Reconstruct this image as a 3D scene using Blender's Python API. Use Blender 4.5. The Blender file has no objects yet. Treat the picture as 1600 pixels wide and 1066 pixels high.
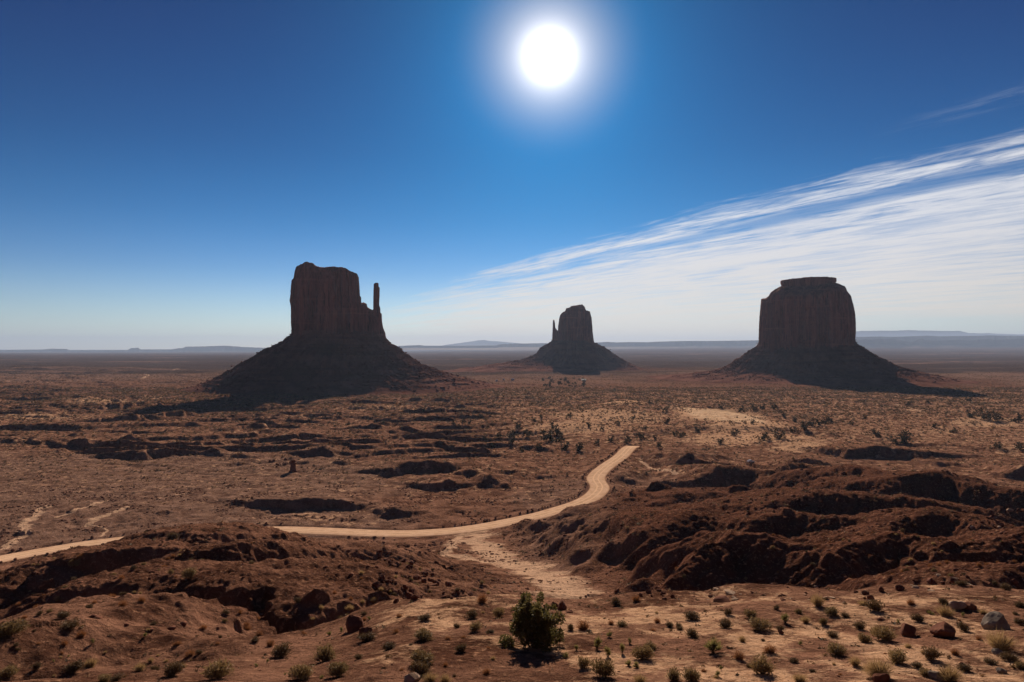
import bpy, math, random
import numpy as np
from math import radians, sin, cos, pi, atan, hypot

QUAL = 1.0          # ground mesh density
scene = bpy.context.scene
COL = scene.collection

# ------------------------------------------------------------------ camera
F = 1600.0 * 24.0 / 36.0
PITCH = atan(12.0 / F)
EYE = np.array([0.0, 0.0, 85.0])
cam_data = bpy.data.cameras.new('camera')
cam_data.lens = 24.0
cam_data.sensor_width = 36.0
cam_data.clip_start = 0.2
cam_data.clip_end = 150000.0
camera = bpy.data.objects.new('camera', cam_data)
camera.location = EYE
camera.rotation_euler = (pi / 2 + PITCH, 0, 0)
COL.objects.link(camera)
scene.camera = camera

def ray(px, py):
    """direction of a picture point, scaled so its forward (y) component is 1"""
    u = (px - 800.0) / F
    v = (py - 533.0) / F
    d = np.array([u, cos(PITCH) + v * sin(PITCH), sin(PITCH) - v * cos(PITCH)])
    return d / d[1]
def at(px, py, D):
    d = ray(px, py)
    return EYE + d * D

# ------------------------------------------------------------------ light
SUN_DIR = ray(858, 88); SUN_DIR = SUN_DIR / np.linalg.norm(SUN_DIR)
SUN_EL = math.asin(SUN_DIR[2]); SUN_AZ = math.atan2(SUN_DIR[0], SUN_DIR[1])
scene.view_settings.view_transform = 'Standard'
scene.view_settings.look = 'None'
scene.view_settings.gamma = 1.0
scene.view_settings.exposure = 0.42
sl = bpy.data.lights.new('sun', 'SUN')
sl.energy = 5.0
sl.angle = radians(0.53)
sl.color = (1.0, 0.81, 0.61)
sun = bpy.data.objects.new('sun', sl)
from mathutils import Vector
sun.rotation_euler = Vector(tuple(SUN_DIR)).to_track_quat('Z', 'Y').to_euler()
COL.objects.link(sun)

class NT:
    """small node-tree writer"""
    def __init__(s, tree):
        s.t = tree; s.n = tree.nodes; s.l = tree.links
    def add(s, typ, **kw):
        n = s.n.new(typ)
        for k, v in kw.items(): setattr(n, k, v)
        return n
    def put(s, sock, v):
        if v is None: return
        if isinstance(v, bpy.types.NodeSocket): s.l.new(v, sock)
        elif isinstance(v, bpy.types.Node): s.l.new(v.outputs[0], sock)
        else:
            if hasattr(sock.default_value, '__len__') and not hasattr(v, '__len__'): v = (v,) * len(sock.default_value)
            if hasattr(v, '__len__') and len(sock.default_value) == 4 and len(v) == 3: v = (*v, 1)
            sock.default_value = v
    def m(s, op, a, b=None, c=None, clamp=False):
        n = s.add('ShaderNodeMath', operation=op, use_clamp=clamp)
        s.put(n.inputs[0], a); s.put(n.inputs[1], b); s.put(n.inputs[2], c)
        return n.outputs[0]
    def ramp(s, x, a, b, lo=0.0, hi=1.0, smooth=True):
        n = s.add('ShaderNodeMapRange', interpolation_type='SMOOTHSTEP' if smooth else 'LINEAR')
        s.put(n.inputs['Value'], x); s.put(n.inputs['From Min'], a); s.put(n.inputs['From Max'], b)
        s.put(n.inputs['To Min'], lo); s.put(n.inputs['To Max'], hi)
        return n.outputs[0]
    def noise(s, vec, scale, detail=4.0, rough=0.55, dist=0.0):
        n = s.add('ShaderNodeTexNoise')
        s.put(n.inputs['Vector'], vec); s.put(n.inputs['Scale'], scale); s.put(n.inputs['Detail'], detail)
        s.put(n.inputs['Roughness'], rough); s.put(n.inputs['Distortion'], dist)
        return n.outputs[0]
    def mix(s, f, a, b, mode='MIX'):
        n = s.add('ShaderNodeMix', data_type='RGBA', blend_type=mode)
        s.put(n.inputs[0], f); s.put(n.inputs[6], a); s.put(n.inputs[7], b)
        return n.outputs[2]
    def comb(s, x, y, z):
        n = s.add('ShaderNodeCombineXYZ')
        s.put(n.inputs[0], x); s.put(n.inputs[1], y); s.put(n.inputs[2], z)
        return n.outputs[0]
    def sep(s, v):
        n = s.add('ShaderNodeSeparateXYZ'); s.put(n.inputs[0], v); return n.outputs
    def scalev(s, v, xyz):
        n = s.add('ShaderNodeVectorMath', operation='MULTIPLY'); s.put(n.inputs[0], v); s.put(n.inputs[1], xyz); return n.outputs[0]

world = bpy.data.worlds.new('World')
scene.world = world
world.use_nodes = True
w = NT(world.node_tree); w.n.clear()
geo = w.add('ShaderNodeTexCoord')
dirv = geo.outputs['Generated']
X, Y, Z = w.sep(dirv)[:3]
sky = w.add('ShaderNodeTexSky', sky_type='NISHITA')
sky.sun_disc = False
sky.sun_elevation = SUN_EL
sky.sun_rotation = SUN_AZ
sky.altitude = 1600
sky.air_density = 1.0
sky.dust_density = 0.25
sky.ozone_density = 3.0
SKY_STRENGTH = 0.066
elev = w.m('ARCSINE', Z)
Yc = w.m('MAXIMUM', Y, 0.02)
e = w.m('DIVIDE', Z, Yc)
ec = w.m('MAXIMUM', e, 0.004)
u = w.m('DIVIDE', X, Yc)
front = w.ramp(Y, 0.05, 0.3)
# deeper blue with height, paler towards the horizon
cr = w.add('ShaderNodeValToRGB'); cr.color_ramp.interpolation = 'B_SPLINE'
STOPS = [(0.0, (1.05, 1.0, .93)), (0.10, (.80, .88, .93)), (0.20, (.30, .56, .82)), (0.33, (.06, .40, .66)), (0.50, (.002, .25, .49)), (0.75, (.001, .135, .37)), (1.0, (.001, .08, .26))]
while len(cr.color_ramp.elements) < len(STOPS): cr.color_ramp.elements.new(0.5)
for el_, (p_, c_) in zip(cr.color_ramp.elements, STOPS):
    el_.position = p_; el_.color = (*c_, 1)
w.put(cr.inputs[0], w.m('DIVIDE', elev, 0.55, clamp=True))
tint = cr.outputs[0]
skyc = w.mix(1.0, sky.outputs[0], tint, 'MULTIPLY')
# aureole round the sun, in sky directions
dp = w.add('ShaderNodeVectorMath', operation='DOT_PRODUCT')
w.put(dp.inputs[0], dirv); w.put(dp.inputs[1], tuple(SUN_DIR))
ang = w.m('MULTIPLY', w.m('ARCCOSINE', w.m('MINIMUM', dp.outputs['Value'], 0.999999)), 57.29578)
g1 = w.m('DIVIDE', 60.0, w.m('ADD', 1.0, w.m('POWER', w.m('DIVIDE', ang, 0.98), 2.3)))
g3 = w.m('MULTIPLY', w.m('EXPONENT', w.m('DIVIDE', ang, -8.5)), 5.2)
glow = w.m('ADD', g1, g3)
gcol = w.mix(w.ramp(ang, 1.0, 8.0), (1.0, 0.97, 0.93), (0.05, 0.50, 1.0))
# cirrus: streaks on a high plane, all running to one vanishing point
t = w.m('DIVIDE', w.m('ADD', u, 0.47), ec)
sgn = w.m('DIVIDE', 1.0, ec)
lt = w.m('LOGARITHM', w.m('MAXIMUM', t, 0.05), 2.718)
ls = w.m('LOGARITHM', sgn, 2.718)
n_big = w.noise(w.comb(w.m('MULTIPLY', lt, 2.2), w.m('MULTIPLY', ls, 1.3), 3.0), 1.0, 3.0, 0.5, 0.4)
n_str = w.noise(w.comb(w.m('MULTIPLY', lt, 13.0), w.m('MULTIPLY', w.m('ADD', ls, w.m('MULTIPLY', lt, 0.55)), 4.2), 0.0), 1.0, 9.0, 0.68, 1.0)
n_fin = w.noise(w.comb(w.m('MULTIPLY', lt, 30.0), w.m('MULTIPLY', w.m('ADD', ls, w.m('MULTIPLY', lt, 0.9)), 11.0), 7.0), 1.0, 5.0, 0.6, 0.8)
edge = w.m('ADD', t, w.m('MULTIPLY', w.m('SUBTRACT', n_big, 0.5), 1.4))
topm = w.ramp(w.m('ADD', edge, w.m('MULTIPLY', w.m('SUBTRACT', n_fin, 0.5), 0.9)), 3.55, 4.35)
gap = w.m('MULTIPLY', w.ramp(edge, 4.42, 4.62), w.ramp(edge, 5.05, 4.72))
gap = w.m('MULTIPLY', gap, w.ramp(u, 0.0, 0.45, 0.4, 0.8))
leftv = w.m('SUBTRACT', w.m('ADD', u, 0.26), w.m('MULTIPLY', ec, 1.35))
leftv = w.m('ADD', leftv, w.m('MULTIPLY', w.m('SUBTRACT', n_str, 0.5), 0.42))
leftm = w.ramp(leftv, -0.04, 0.20)
lowright = w.m('MULTIPLY', w.ramp(ec, 0.062, 0.03), w.ramp(u, 0.38, 0.62))
core = w.ramp(t, 4.3, 6.2)
dens = w.m('ADD', w.m('MULTIPLY', n_str, 0.85), w.m('MULTIPLY', n_fin, 0.55))
wisp = w.ramp(dens, 0.46, 0.84)
solid = w.ramp(dens, 0.42, 0.80, 0.42, 1.0)
n = w.add('ShaderNodeMix', data_type='FLOAT'); w.put(n.inputs[0], core); w.put(n.inputs[2], wisp); w.put(n.inputs[3], solid)
cl = w.m('MULTIPLY', w.m('MULTIPLY', n.outputs[0], topm), leftm)
cl = w.m('MULTIPLY', cl, w.m('SUBTRACT', 1.0, gap))
cl = w.m('MULTIPLY', cl, w.m('SUBTRACT', 1.0, w.m('MULTIPLY', lowright, 0.7)))
cl = w.m('MULTIPLY', w.m('MULTIPLY', cl, front), 0.85)
# one thin separate wisp high on the right
hw = w.m('MULTIPLY', w.ramp(t, 3.05, 3.2), w.ramp(t, 3.45, 3.25))
hw = w.m('MULTIPLY', w.m('MULTIPLY', hw, w.ramp(u, 0.5, 0.75)), w.ramp(dens, 0.6, 0.9, 0.0, 0.13))
cl = w.m('MAXIMUM', cl, w.m('MULTIPLY', hw, front))
cloudcol = w.mix(w.ramp(ec, 0.02, 0.26), (10.4, 9.0, 7.4), (9.8, 9.7, 9.9))
skyc = w.mix(cl, skyc, cloudcol)
away = w.ramp(ang, 30.0, 135.0, 1.0, 0.30, smooth=False)  # sky dimmed with angle from the sun, added to deepen camera-facing shadows
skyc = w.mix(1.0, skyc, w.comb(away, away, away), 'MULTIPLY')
gl = w.mix(1.0, gcol, w.comb(glow, glow, glow), 'MULTIPLY')
skyc = w.mix(1.0, skyc, gl, 'ADD')
bg = w.add('ShaderNodeBackground')
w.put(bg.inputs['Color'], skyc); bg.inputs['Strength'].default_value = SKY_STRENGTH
wo = w.add('ShaderNodeOutputWorld'); w.l.new(bg.outputs[0], wo.inputs['Surface'])
world.cycles.sampling_method = 'MANUAL'
world.cycles.sample_map_resolution = 1024

# ------------------------------------------------------------------ noise
_r = np.random.RandomState(7)
PERM = _r.permutation(256).astype(np.int32); PERM = np.concatenate([PERM, PERM])
GA = _r.rand(256) * 2 * pi
GX = np.cos(GA).astype(np.float32); GY = np.sin(GA).astype(np.float32)
def perlin(x, y, seed=0):
    x = np.asarray(x, dtype=np.float64) + seed * 37.17; y = np.asarray(y, dtype=np.float64) + seed * 91.73
    xi = np.floor(x); yi = np.floor(y)
    xf = (x - xi).astype(np.float32); yf = (y - yi).astype(np.float32)
    xi = xi.astype(np.int64) & 255; yi = yi.astype(np.int64) & 255
    s = xf * xf * xf * (xf * (xf * 6 - 15) + 10); t_ = yf * yf * yf * (yf * (yf * 6 - 15) + 10)
    def g(ix, iy, fx, fy):
        h = PERM[PERM[ix] + iy]
        return GX[h] * fx + GY[h] * fy
    x1 = (xi + 1) & 255; y1 = (yi + 1) & 255
    a = g(xi, yi, xf, yf); b = g(x1, yi, xf - 1, yf)
    c = g(xi, y1, xf, yf - 1); d = g(x1, y1, xf - 1, yf - 1)
    return ((a + s * (b - a)) * (1 - t_) + (c + s * (d - c)) * t_) * 1.5
def fbm(x, y, octs, seed=0, gain=0.5, ridged=False):
    out = 0; amp = 1.0; tot = 0
    ca, sa = 0.8, 0.6
    for k in range(octs):
        n_ = perlin(x, y, seed + k * 3)
        if ridged: n_ = 1 - 2 * np.abs(n_)
        out = out + amp * n_; tot += amp; amp *= gain
        x, y = (ca * x - sa * y) * 2.03, (sa * x + ca * y) * 2.03
    return out / tot
def sstep(a, b, x):
    t_ = np.clip((x - a) / (b - a), 0, 1)
    return t_ * t_ * (3 - 2 * t_)
def smax(a, b, k):
    h = np.clip(0.5 + 0.5 * (a - b) / k, 0, 1)
    return b + (a - b) * h + k * h * (1 - h)
def terrace(z, step, sharp, jit=0):
    q = z / step + jit
    f = np.floor(q); r_ = q - f
    r2 = np.clip((r_ - 0.5) * sharp + 0.5, 0, 1)
    return (f + r2 - jit) * step
# ------------------------------------------------------------------ terrain shape
# ground height below/above the valley datum (z=0), along distance, for three directions
TD = [0, 3, 10, 20, 30, 45, 58, 66, 80, 100, 120, 150, 180, 220, 270, 330, 400, 600, 900, 1400, 3000]
TL = [-1.7, -2.2, -6, -10.9, -15.2, -20.0, -23.8, -26.5, -31, -37, -42, -51, -62, -76, -84, -85, -85, -84, -84, -85, -85]
TC = [-1.7, -2.2, -6, -10.9, -15.0, -18.2, -20.8, -25, -33, -42, -48, -56, -63, -72, -81, -85, -85.5, -84, -84, -85, -85]
TR = [-1.7, -2.2, -6, -10.9, -15.0, -18.0, -20.6, -25, -33, -41, -46, -54, -61, -69, -76, -82, -85, -85.5, -84, -85, -85]
TD = np.array(TD, float)
def base_z(D, U):
    zl = np.interp(D, TD, TL); zc = np.interp(D, TD, TC); zr = np.interp(D, TD, TR)
    wl = sstep(-0.12, -0.34, U); wr = sstep(0.13, 0.34, U)
    return zl * wl + zr * wr + zc * (1 - wl - wr)

# ridges: crest line in picture points with distances, front slope, back slope, rounding
RIDGES = [
 # right badlands
 ([(1060,768,395),(1085,750,400),(1121,726,405),(1161,731,400),(1212,736,392),(1249,722,400)], .62, .12, 3, 47),
 ([(1249,720,380),(1262,716,382),(1290,727,375)], .7, .2, 1.5, 14),
 ([(1188,790,228),(1229,778,232),(1279,768,236),(1347,772,232),(1421,779,225)], .68, .14, 2, 28),
 ([(1185,806,186),(1229,796,190),(1269,800,186),(1296,804,182),(1347,807,178),(1374,817,172)], .7, .16, 1.5, 48),
 ([(1060,890,122),(1094,856,128),(1141,832,133),(1195,838,131),(1235,848,128),(1303,853,122)], .68, .18, 2, 70),
 ([(1374,829,160),(1424,808,168),(1465,797,172),(1516,804,168),(1540,816,160)], .7, .15, 2, 40),
 ([(1303,863,118),(1354,840,126),(1397,836,128),(1441,843,124),(1474,850,118)], .75, .15, 1.2, 40),
 ([(1400,748,300),(1430,741,305),(1465,738,308),(1499,750,300),(1532,757,292),(1583,762,282),(1640,775,270)], .68, .14, 2, 42),
 ([(1330,723,350),(1374,736,330),(1404,747,310)], .7, .2, 1, 14),
 ([(1444,718,415),(1478,722,410)], 1.1, .1, .8, 8),
 ([(1560,733,350),(1600,728,350),(1650,732,350)], .8, .12, 1, 14),
 ([(1030,800,230),(1060,795,232),(1087,790,232),(1128,804,225)], .62, .16, 2, 26),
 ([(985,848,182),(1029,820,192),(1070,800,200)], .40, .12, 3, 50),
 ([(1312,697,520),(1360,696,522),(1420,700,515),(1448,711,505)], .75, .04, 1.5, 20),
 ([(1040,722,520),(1075,709,530),(1110,716,522)], .75, .1, 1.5, 22),
 ([(1500,853,118),(1540,844,124),(1600,834,128),(1660,828,130)], .6, .2, 2, 26),
 ([(1500,905,80),(1545,895,84),(1580,893,85),(1640,897,84)], .6, .12, 1.5, 10),
 # centre
 ([(817,818,292),(834,811,298),(870,818,290)], .8, .25, 1, 6),
 ([(834,843,230),(867,834,236),(904,838,232)], .8, .15, 1, 24),
 ([(867,867,182),(901,852,188),(950,853,184)], .85, .15, 1, 30),
 ([(878,918,120),(905,903,127),(935,895,131),(986,898,128),(1040,912,120)], .9, .2, 1, 38),
 ([(943,738,455),(965,733,460),(997,745,450)], .6, .15, 1.5, 18),
 ([(968,770,385),(1000,764,388),(1030,770,380)], .7, .15, 1.5, 10),
 ([(1000,790,300),(1060,775,310),(1110,768,318)], .5, .12, 2, 14),
 ([(738,750,430),(766,739,436),(800,752,428)], .55, .2, 2, 20),
 ([(672,752,430),(700,747,436),(728,749,434)], 1.2, .05, .5, 14),
 ([(436,776,385),(480,777,388),(530,778,388),(569,780,384)], 1.2, .03, .5, 15),
 ([(596,727,510),(640,719,522),(700,722,520),(728,729,512)], .8, .1, 1.5, 20),
 ([(470,700,600),(505,698,606),(530,702,600)], .8, .1, 1, 14),
 ([(586,802,345),(615,792,350),(655,793,348)], .7, .1, 1, 12),
 ([(690,738,465),(735,731,470),(775,741,462)], .6, .1, 2, 16),
 # left ridges in front of the track
 ([(220,846,176),(240,826,180),(270,828,176),(304,825,172),(337,821,170),(364,819,170),(386,825,166),(402,842,160),(440,856,150),(482,870,138),(528,904,110)], .42, .50, 3, 16),
 ([(-60,925,120),(0,912,122),(44,888,128),(61,876,132),(90,886,126)], .5, .6, 2, 34),
 ([(215,905,90),(243,893,93),(287,901,90),(306,908,87)], .85, .14, 1.5, 74),
 ([(255,846,150),(290,830,155),(318,832,150)], .8, .12, 1.2, 26),
 ([(140,873,124),(170,858,130),(240,868,126)], .5, .16, 2, 22),
 ([(378,910,84),(405,896,87),(442,895,87),(473,908,84),(496,926,78)], .62, .16, 2, 46),
 ([(352,855,118),(372,848,120)], 1.0, .2, .6, 16),
 ([(-60,990,50),(20,985,52),(90,978,55),(130,962,60)], .30, .12, 2, 24),
 ([(520,895,118),(590,888,122),(640,905,112),(700,925,96)], .6, .2, 1.2, 20),
 ([(470,848,210),(510,846,212),(560,858,200)], .6, .2, 1.5, 14),
]
RPTS = []
for pts, sf, sb, r0, drop in sorted(RIDGES, key=lambda q: -sum(p[2] for p in q[0]) / len(q[0])):
    pm = max(pts, key=lambda p: p[2]); vf = (pm[1] + drop - 545) / F; vc = (pm[1] - 545) / F
    fh = sf * (vf - vc) * pm[2] / (sf + vf) if sf > .1 else 1
    Dm = sum(p[2] for p in pts) / len(pts); flat = Dm > 330
    if flat:
        # the foot of these faces stands on the valley floor
        Df = 84.6 * F / (pm[1] + drop - 545); fh = max(2.0, (84.6 - vc * Df) / (1 + vc / sf)); sh = (Df + fh / sf) - pm[2]
        pts = [(a + (14 if i == 0 else -14 if i == len(pts) - 1 else 0), b + (3 if i in (0, len(pts) - 1) else 0), c + sh) for i, (a, b, c) in enumerate(pts)]
    RPTS.append((np.array([at(*p) for p in pts]), sf, sb + (.14 if Dm < 200 and pts[0][0] > 900 else .05), r0, fh + 0.5 * r0, flat))

# the dirt track: picture points of its centre; it lies close to the valley datum
TRACK_PX = [(-330,930,-80.5),(-150,901,-82),(-60,886,-83),(0,874,-84),(60,863,-84.6),(130,851.5,-85),(200,843,-85),(300,833,-85),(415,828,-85.2),
 (500,830,-85.2),(600,834,-85.2),(665,833,-85.2),(732,827,-85),(800,815,-85),(867,799,-84.6),(918,781,-84.2),(937,763,-84),(931,747,-84),
 (945,731,-83.6),(969,714,-83.2),(983,700,-83),(992,697.5,-86.0)]
def px_at_z(px, py, zrel):
    d = ray(px, py); return EYE + d * (zrel / d[2])
_tp = np.array([px_at_z(*p) for p in TRACK_PX])
def spline(P, n):
    P = np.vstack([2 * P[0] - P[1], P, 2 * P[-1] - P[-2]])
    out = []
    for i in range(1, len(P) - 2):
        for k in range(n):
            t_ = k / n
            out.append(0.5 * ((2 * P[i]) + (-P[i-1] + P[i+1]) * t_ + (2*P[i-1] - 5*P[i] + 4*P[i+1] - P[i+2]) * t_**2 + (-P[i-1] + 3*P[i] - 3*P[i+1] + P[i+2]) * t_**3))
    out.append(P[-2]); return np.array(out)
TRACK = spline(_tp, 8)
TRACK_HW = 6.6

def polydist(x, y, P, window):
    """distance to a polyline, and height of its nearest point; far points get a large distance"""
    dist = np.full(x.shape, 1e6); zz = np.zeros(x.shape); nx = np.zeros(x.shape); ny = np.zeros(x.shape); side = np.ones(x.shape)
    box = (x > P[:, 0].min() - window) & (x < P[:, 0].max() + window) & (y > P[:, 1].min() - window) & (y < P[:, 1].max() + window)
    idx = np.nonzero(box)[0]
    if len(idx) == 0: return dist, zz, nx, ny, side
    X_ = x[idx]; Y_ = y[idx]
    bd = np.full(len(idx), 1e12); bz = np.zeros(len(idx)); bx = np.zeros(len(idx)); by = np.zeros(len(idx)); bs = np.ones(len(idx))
    for a, b in zip(P[:-1], P[1:]):
        dx, dy = b[0] - a[0], b[1] - a[1]; L2 = dx * dx + dy * dy + 1e-9
        t_ = np.clip(((X_ - a[0]) * dx + (Y_ - a[1]) * dy) / L2, 0, 1)
        cx = a[0] + t_ * dx; cy = a[1] + t_ * dy
        d2 = (X_ - cx) ** 2 + (Y_ - cy) ** 2
        m_ = d2 < bd
        bd = np.where(m_, d2, bd); bz = np.where(m_, a[2] + t_ * (b[2] - a[2]), bz); bx = np.where(m_, cx, bx); by = np.where(m_, cy, by)
        bs = np.where(m_, np.sign((X_ - a[0]) * dy - (Y_ - a[1]) * dx), bs)
    dist[idx] = np.sqrt(bd); zz[idx] = bz; nx[idx] = bx; ny[idx] = by; side[idx] = bs
    return dist, zz, nx, ny, side

DUNES = [(1122,650,62,9,3.0),(1150,668,90,10,3.0),(950,648,90,9,5.0),(900,664,110,10,3.0),(972,632,36,5,5.0),(1530,655,70,8,4.0),(1240,690,60,8,4.0),(590,640,160,6,3.0),(150,632,80,6,6.0),(70,650,90,6,3.0)]
def valley_px(D, U):
    return 800 + U * F, 545 + 85.0 / np.maximum(D, 1) * F
WASH = spline(np.array([at(*p) for p in [(722,836,306),(748,848,285),(775,866,252),(812,886,216),(850,903,186),(885,920,158),(900,930,140)]]), 5)
def H(x, y):
    x = np.asarray(x, float); y = np.asarray(y, float)
    r = np.hypot(x, y)
    D = np.where(y > 0.35 * r, y, np.maximum(y, 0) * 0.3 + 0.245 * r * (y > 0))
    D = np.where(y > 0.35 * r, y, np.maximum(y, 0))
    D = np.maximum(D, 0)
    U = np.clip(x / np.maximum(D, 1), -1.4, 1.4)
    # wandering edge of the bench
    wv = fbm(x / 22.0, y / 30.0, 3, 11) * 9 * sstep(30, 70, D) * sstep(700, 300, D)
    z = base_z(D + wv, U) + 85.0
    near = sstep(52, 75, D)
    # large gullies between the ridges
    bad = near * sstep(420, 260, D)
    z = z + bad * (fbm(x / 45.0, y / 36.0, 4, 21) * 2.6 - fbm(x / 26.0 + 3, y / 20.0, 4, 25, ridged=True) * 0.9)
    # rows of eroded cuestas: slow fall away from the viewer's side of the valley, broken steep faces
    regr = sstep(0.10, 0.22, U + 0.05 * perlin(x / 30, y / 30, 23)) * sstep(74, 92, D) * sstep(430, 330, D)
    regl = sstep(-0.13, -0.24, U) * sstep(60, 76, D) * sstep(135, 95, D) * 0.55
    regc = sstep(-0.2, -0.1, U) * sstep(-0.03, -0.08, U) * sstep(75, 95, D) * sstep(300, 200, D) * 0.4
    reg = np.maximum(np.maximum(regr, regl), regc)
    ph = np.log(np.maximum(D, 20)) / 0.21 + 1.25 * fbm(x / (D * .16 + 8), y / (D * .16 + 8), 4, 27) + U * 2.2
    fr_ = ph - np.floor(ph)
    saw = np.where(fr_ < 0.30, sstep(0, 0.30, fr_), 1 - (fr_ - 0.30) / 0.70) - 0.5
    z = z + reg * D * 0.090 * saw * (0.55 + 0.9 * sstep(-.3, .4, fbm(x / (D * .2 + 9), y / (D * .2 + 9), 3, 29)))
    z = z + regr * sstep(90, 140, D) * (7.5 * fbm(x / 62.0, y / 48.0, 3, 131) + 1.0)
    regm = np.maximum(sstep(0.06, -0.10, U) * sstep(430, 560, D) * sstep(1500, 1000, D), 0.55 * sstep(0.12, 0.05, U) * sstep(-.2, -.1, U) * sstep(400, 480, D) * sstep(760, 640, D))
    ph = np.log(np.maximum(D, 20)) / 0.115 + 1.9 * fbm(x / 170.0, y / 110.0, 5, 127)
    fr_ = ph - np.floor(ph)
    saw = np.where(fr_ < 0.13, sstep(0, 0.13, fr_), 1 - (fr_ - 0.13) / 0.87) - 0.5
    z = z + regm * 8.0 * saw * sstep(-.28, .35, fbm(x / 120.0, y / 80.0, 4, 129))
    # middle distance relief with ledges
    mid = sstep(300, 480, D)
    left = sstep(0.12, -0.12, U)
    dune = sstep(0.0, 0.15, U) * sstep(700, 820, D) * sstep(1500, 1200, D)
    calm = 1.0
    for bx, by in ((-381., 1500.), (252., 2834.), (817., 1920.)):
        calm = calm * (0.15 + 0.85 * sstep(300, 620, np.hypot(x - bx, (y - by) * 1.2)))
    q = fbm(x / 150.0, y / 95.0, 5, 31) * calm * (2.2 + 9.0 * left * sstep(430, 640, D)) * mid * sstep(4200, 1500, D)
    jit = fbm(x / 400.0, y / 400.0, 2, 33) * 2
    q = q * 0.25 + 0.75 * terrace(q, 4.2, 5.0, jit) * sstep(380, 600, D)
    far = fbm(x / 900.0, y / 620.0, 5, 41) * 17.0 * sstep(1300, 2600, D)
    far = 0.5 * far + 0.5 * terrace(far, 7.0, 4.0) * sstep(1300, 2600, D)
    far = far * sstep(16000, 8000, D) * calm
    rise = sstep(5000, 24000, D) * (np.interp(U, [-0.6, -0.2, 0.05, 0.3, 0.8], [-30, -10, 60, 130, 190]))
    z = z + q + far + rise
    # ridges
    for P, sf, sb, r0, fh, flat in RPTS:
        Dc = P[:, 1].mean(); hgt = 16 + Dc * 0.22
        d, cz, nx, ny, sd = polydist(x, y, P, hgt / min(sb, .25) * 0.8)
        m_ = d < 1e5
        if not m_.any(): continue
        xm, ym, dm = x[m_], y[m_], d[m_]
        jitter = fbm(xm / (6 + r0 * 2), ym / (6 + r0 * 2), 3, 51)
        toc = ((xm - nx[m_]) * -nx[m_] + (ym - ny[m_]) * -ny[m_]) / (np.maximum(dm, .1) * np.hypot(nx[m_], ny[m_]))
        sl_ = sb + (sf - sb) * sstep(-0.65, 0.35, toc)
        dd = np.sqrt(dm * dm + r0 * r0) - r0
        dd = dd + jitter * np.minimum(0.5 * dm, 1.6 + 0.012 * Dc) + 0.35 * np.minimum(dm, 3) * perlin(xm / 1.9, ym / 1.9, 57)
        c = cz[m_] - sl_ * dd - 1.5 / Dc * np.maximum(dd - 0.10 * Dc, 0) ** 2 + fbm(nx[m_] / (5 + Dc * .03), ny[m_] / (5 + Dc * .03), 3, 5) * (0.5 + Dc * 0.004)
        zz_ = smax(z[m_], c, 1.1)
        run = fh / sf
        carve = cz[m_] - np.minimum(sf * dd, fh) + 0.08 * np.maximum(dd - run, 0) + 0.8 * jitter
        reach = max(1.5 * run, 0.20 * Dc) if Dc > 105 else 1.5 * run
        wt = sstep(max(3.2 * run + 4, 0.31 * Dc if Dc > 105 else 0), reach, dd) * sstep(0.05, 0.45, toc) * (0.0 if flat else 1.0)
        z[m_] = zz_ - np.maximum(zz_ - carve, 0) * wt
    # eroded rills and small ledges on everything beyond the bench
    amp = near * np.clip(D / 160.0, 0.5, 1.6) * sstep(2500, 900, D)
    hum = fbm(x / 14.0, y / 12.0, 4, 61)
    z = z + amp * (0.55 * hum - 0.22 * fbm(x / 5.2, y / 5.2, 3, 65, ridged=True))
    led = terrace(z + fbm(x / 30.0, y / 30.0, 3, 71) * 2.5, 2.1, 5.0) - fbm(x / 30.0, y / 30.0, 3, 71) * 2.5
    wl = near * sstep(520, 300, D) * sstep(0.02, 0.28, fbm(x / 26.0, y / 26.0, 3, 73)) * 0.75
    z = z * (1 - wl) + led * wl
    # shrub hummocks in the sandy part
    px, py = valley_px(D, U)
    z = z + dune * 1.3 * fbm(x / 9.0, y / 9.0, 3, 77)
    dm_ = 0
    for (a, b, ra, rb, hh) in DUNES:
        g = np.exp(-(((px - a) / ra) ** 2 + ((py - b) / rb) ** 2))
        z = z + hh * g
    # smooth wash fan running down from the track
    d, wz_, nx, ny, sd = polydist(x, y, WASH, 60)
    k = sstep(30, 9, d + 7 * perlin(x / 11, y / 11, 93))
    z = z * (1 - k) + (wz_ + 0.35 * fbm(x / 6, y / 6, 3, 95) + 0.25 * fbm(x / 1.7, y / 1.7, 2, 96) + 0.05 * d) * k
    # bench surface in front: soft swells and fine lumps
    fine = sstep(140, 60, D) * sstep(2, 8, r)
    z = z + fine * (fbm(x / 7.0, y / 7.0, 3, 81) * 0.30 + fbm(x / 1.6, y / 1.6, 4, 83, .6) * 0.12)
    rough = near * sstep(400, 120, D) * (1 - .8 * k)
    z = z + rough * fbm(x / 2.1, y / 2.1, 3, 87, 0.6) * 0.5
    # gully cut on the left foreground
    # the track bed, with low earth berms
    d, tz, nx, ny, sd = polydist(x, y, TRACK, 60)
    wob = perlin(x / 9.0, y / 9.0, 91)
    k = sstep(TRACK_HW + 16, TRACK_HW + 1.2, d)
    z = z * (1 - k) + tz * k
    z = z + np.exp(-((d - TRACK_HW - 1.7) / 0.9) ** 2) * (0.65 + 0.5 * wob)
    z = np.where(d < TRACK_HW + .2, tz - 0.06, z)
    return z

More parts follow.
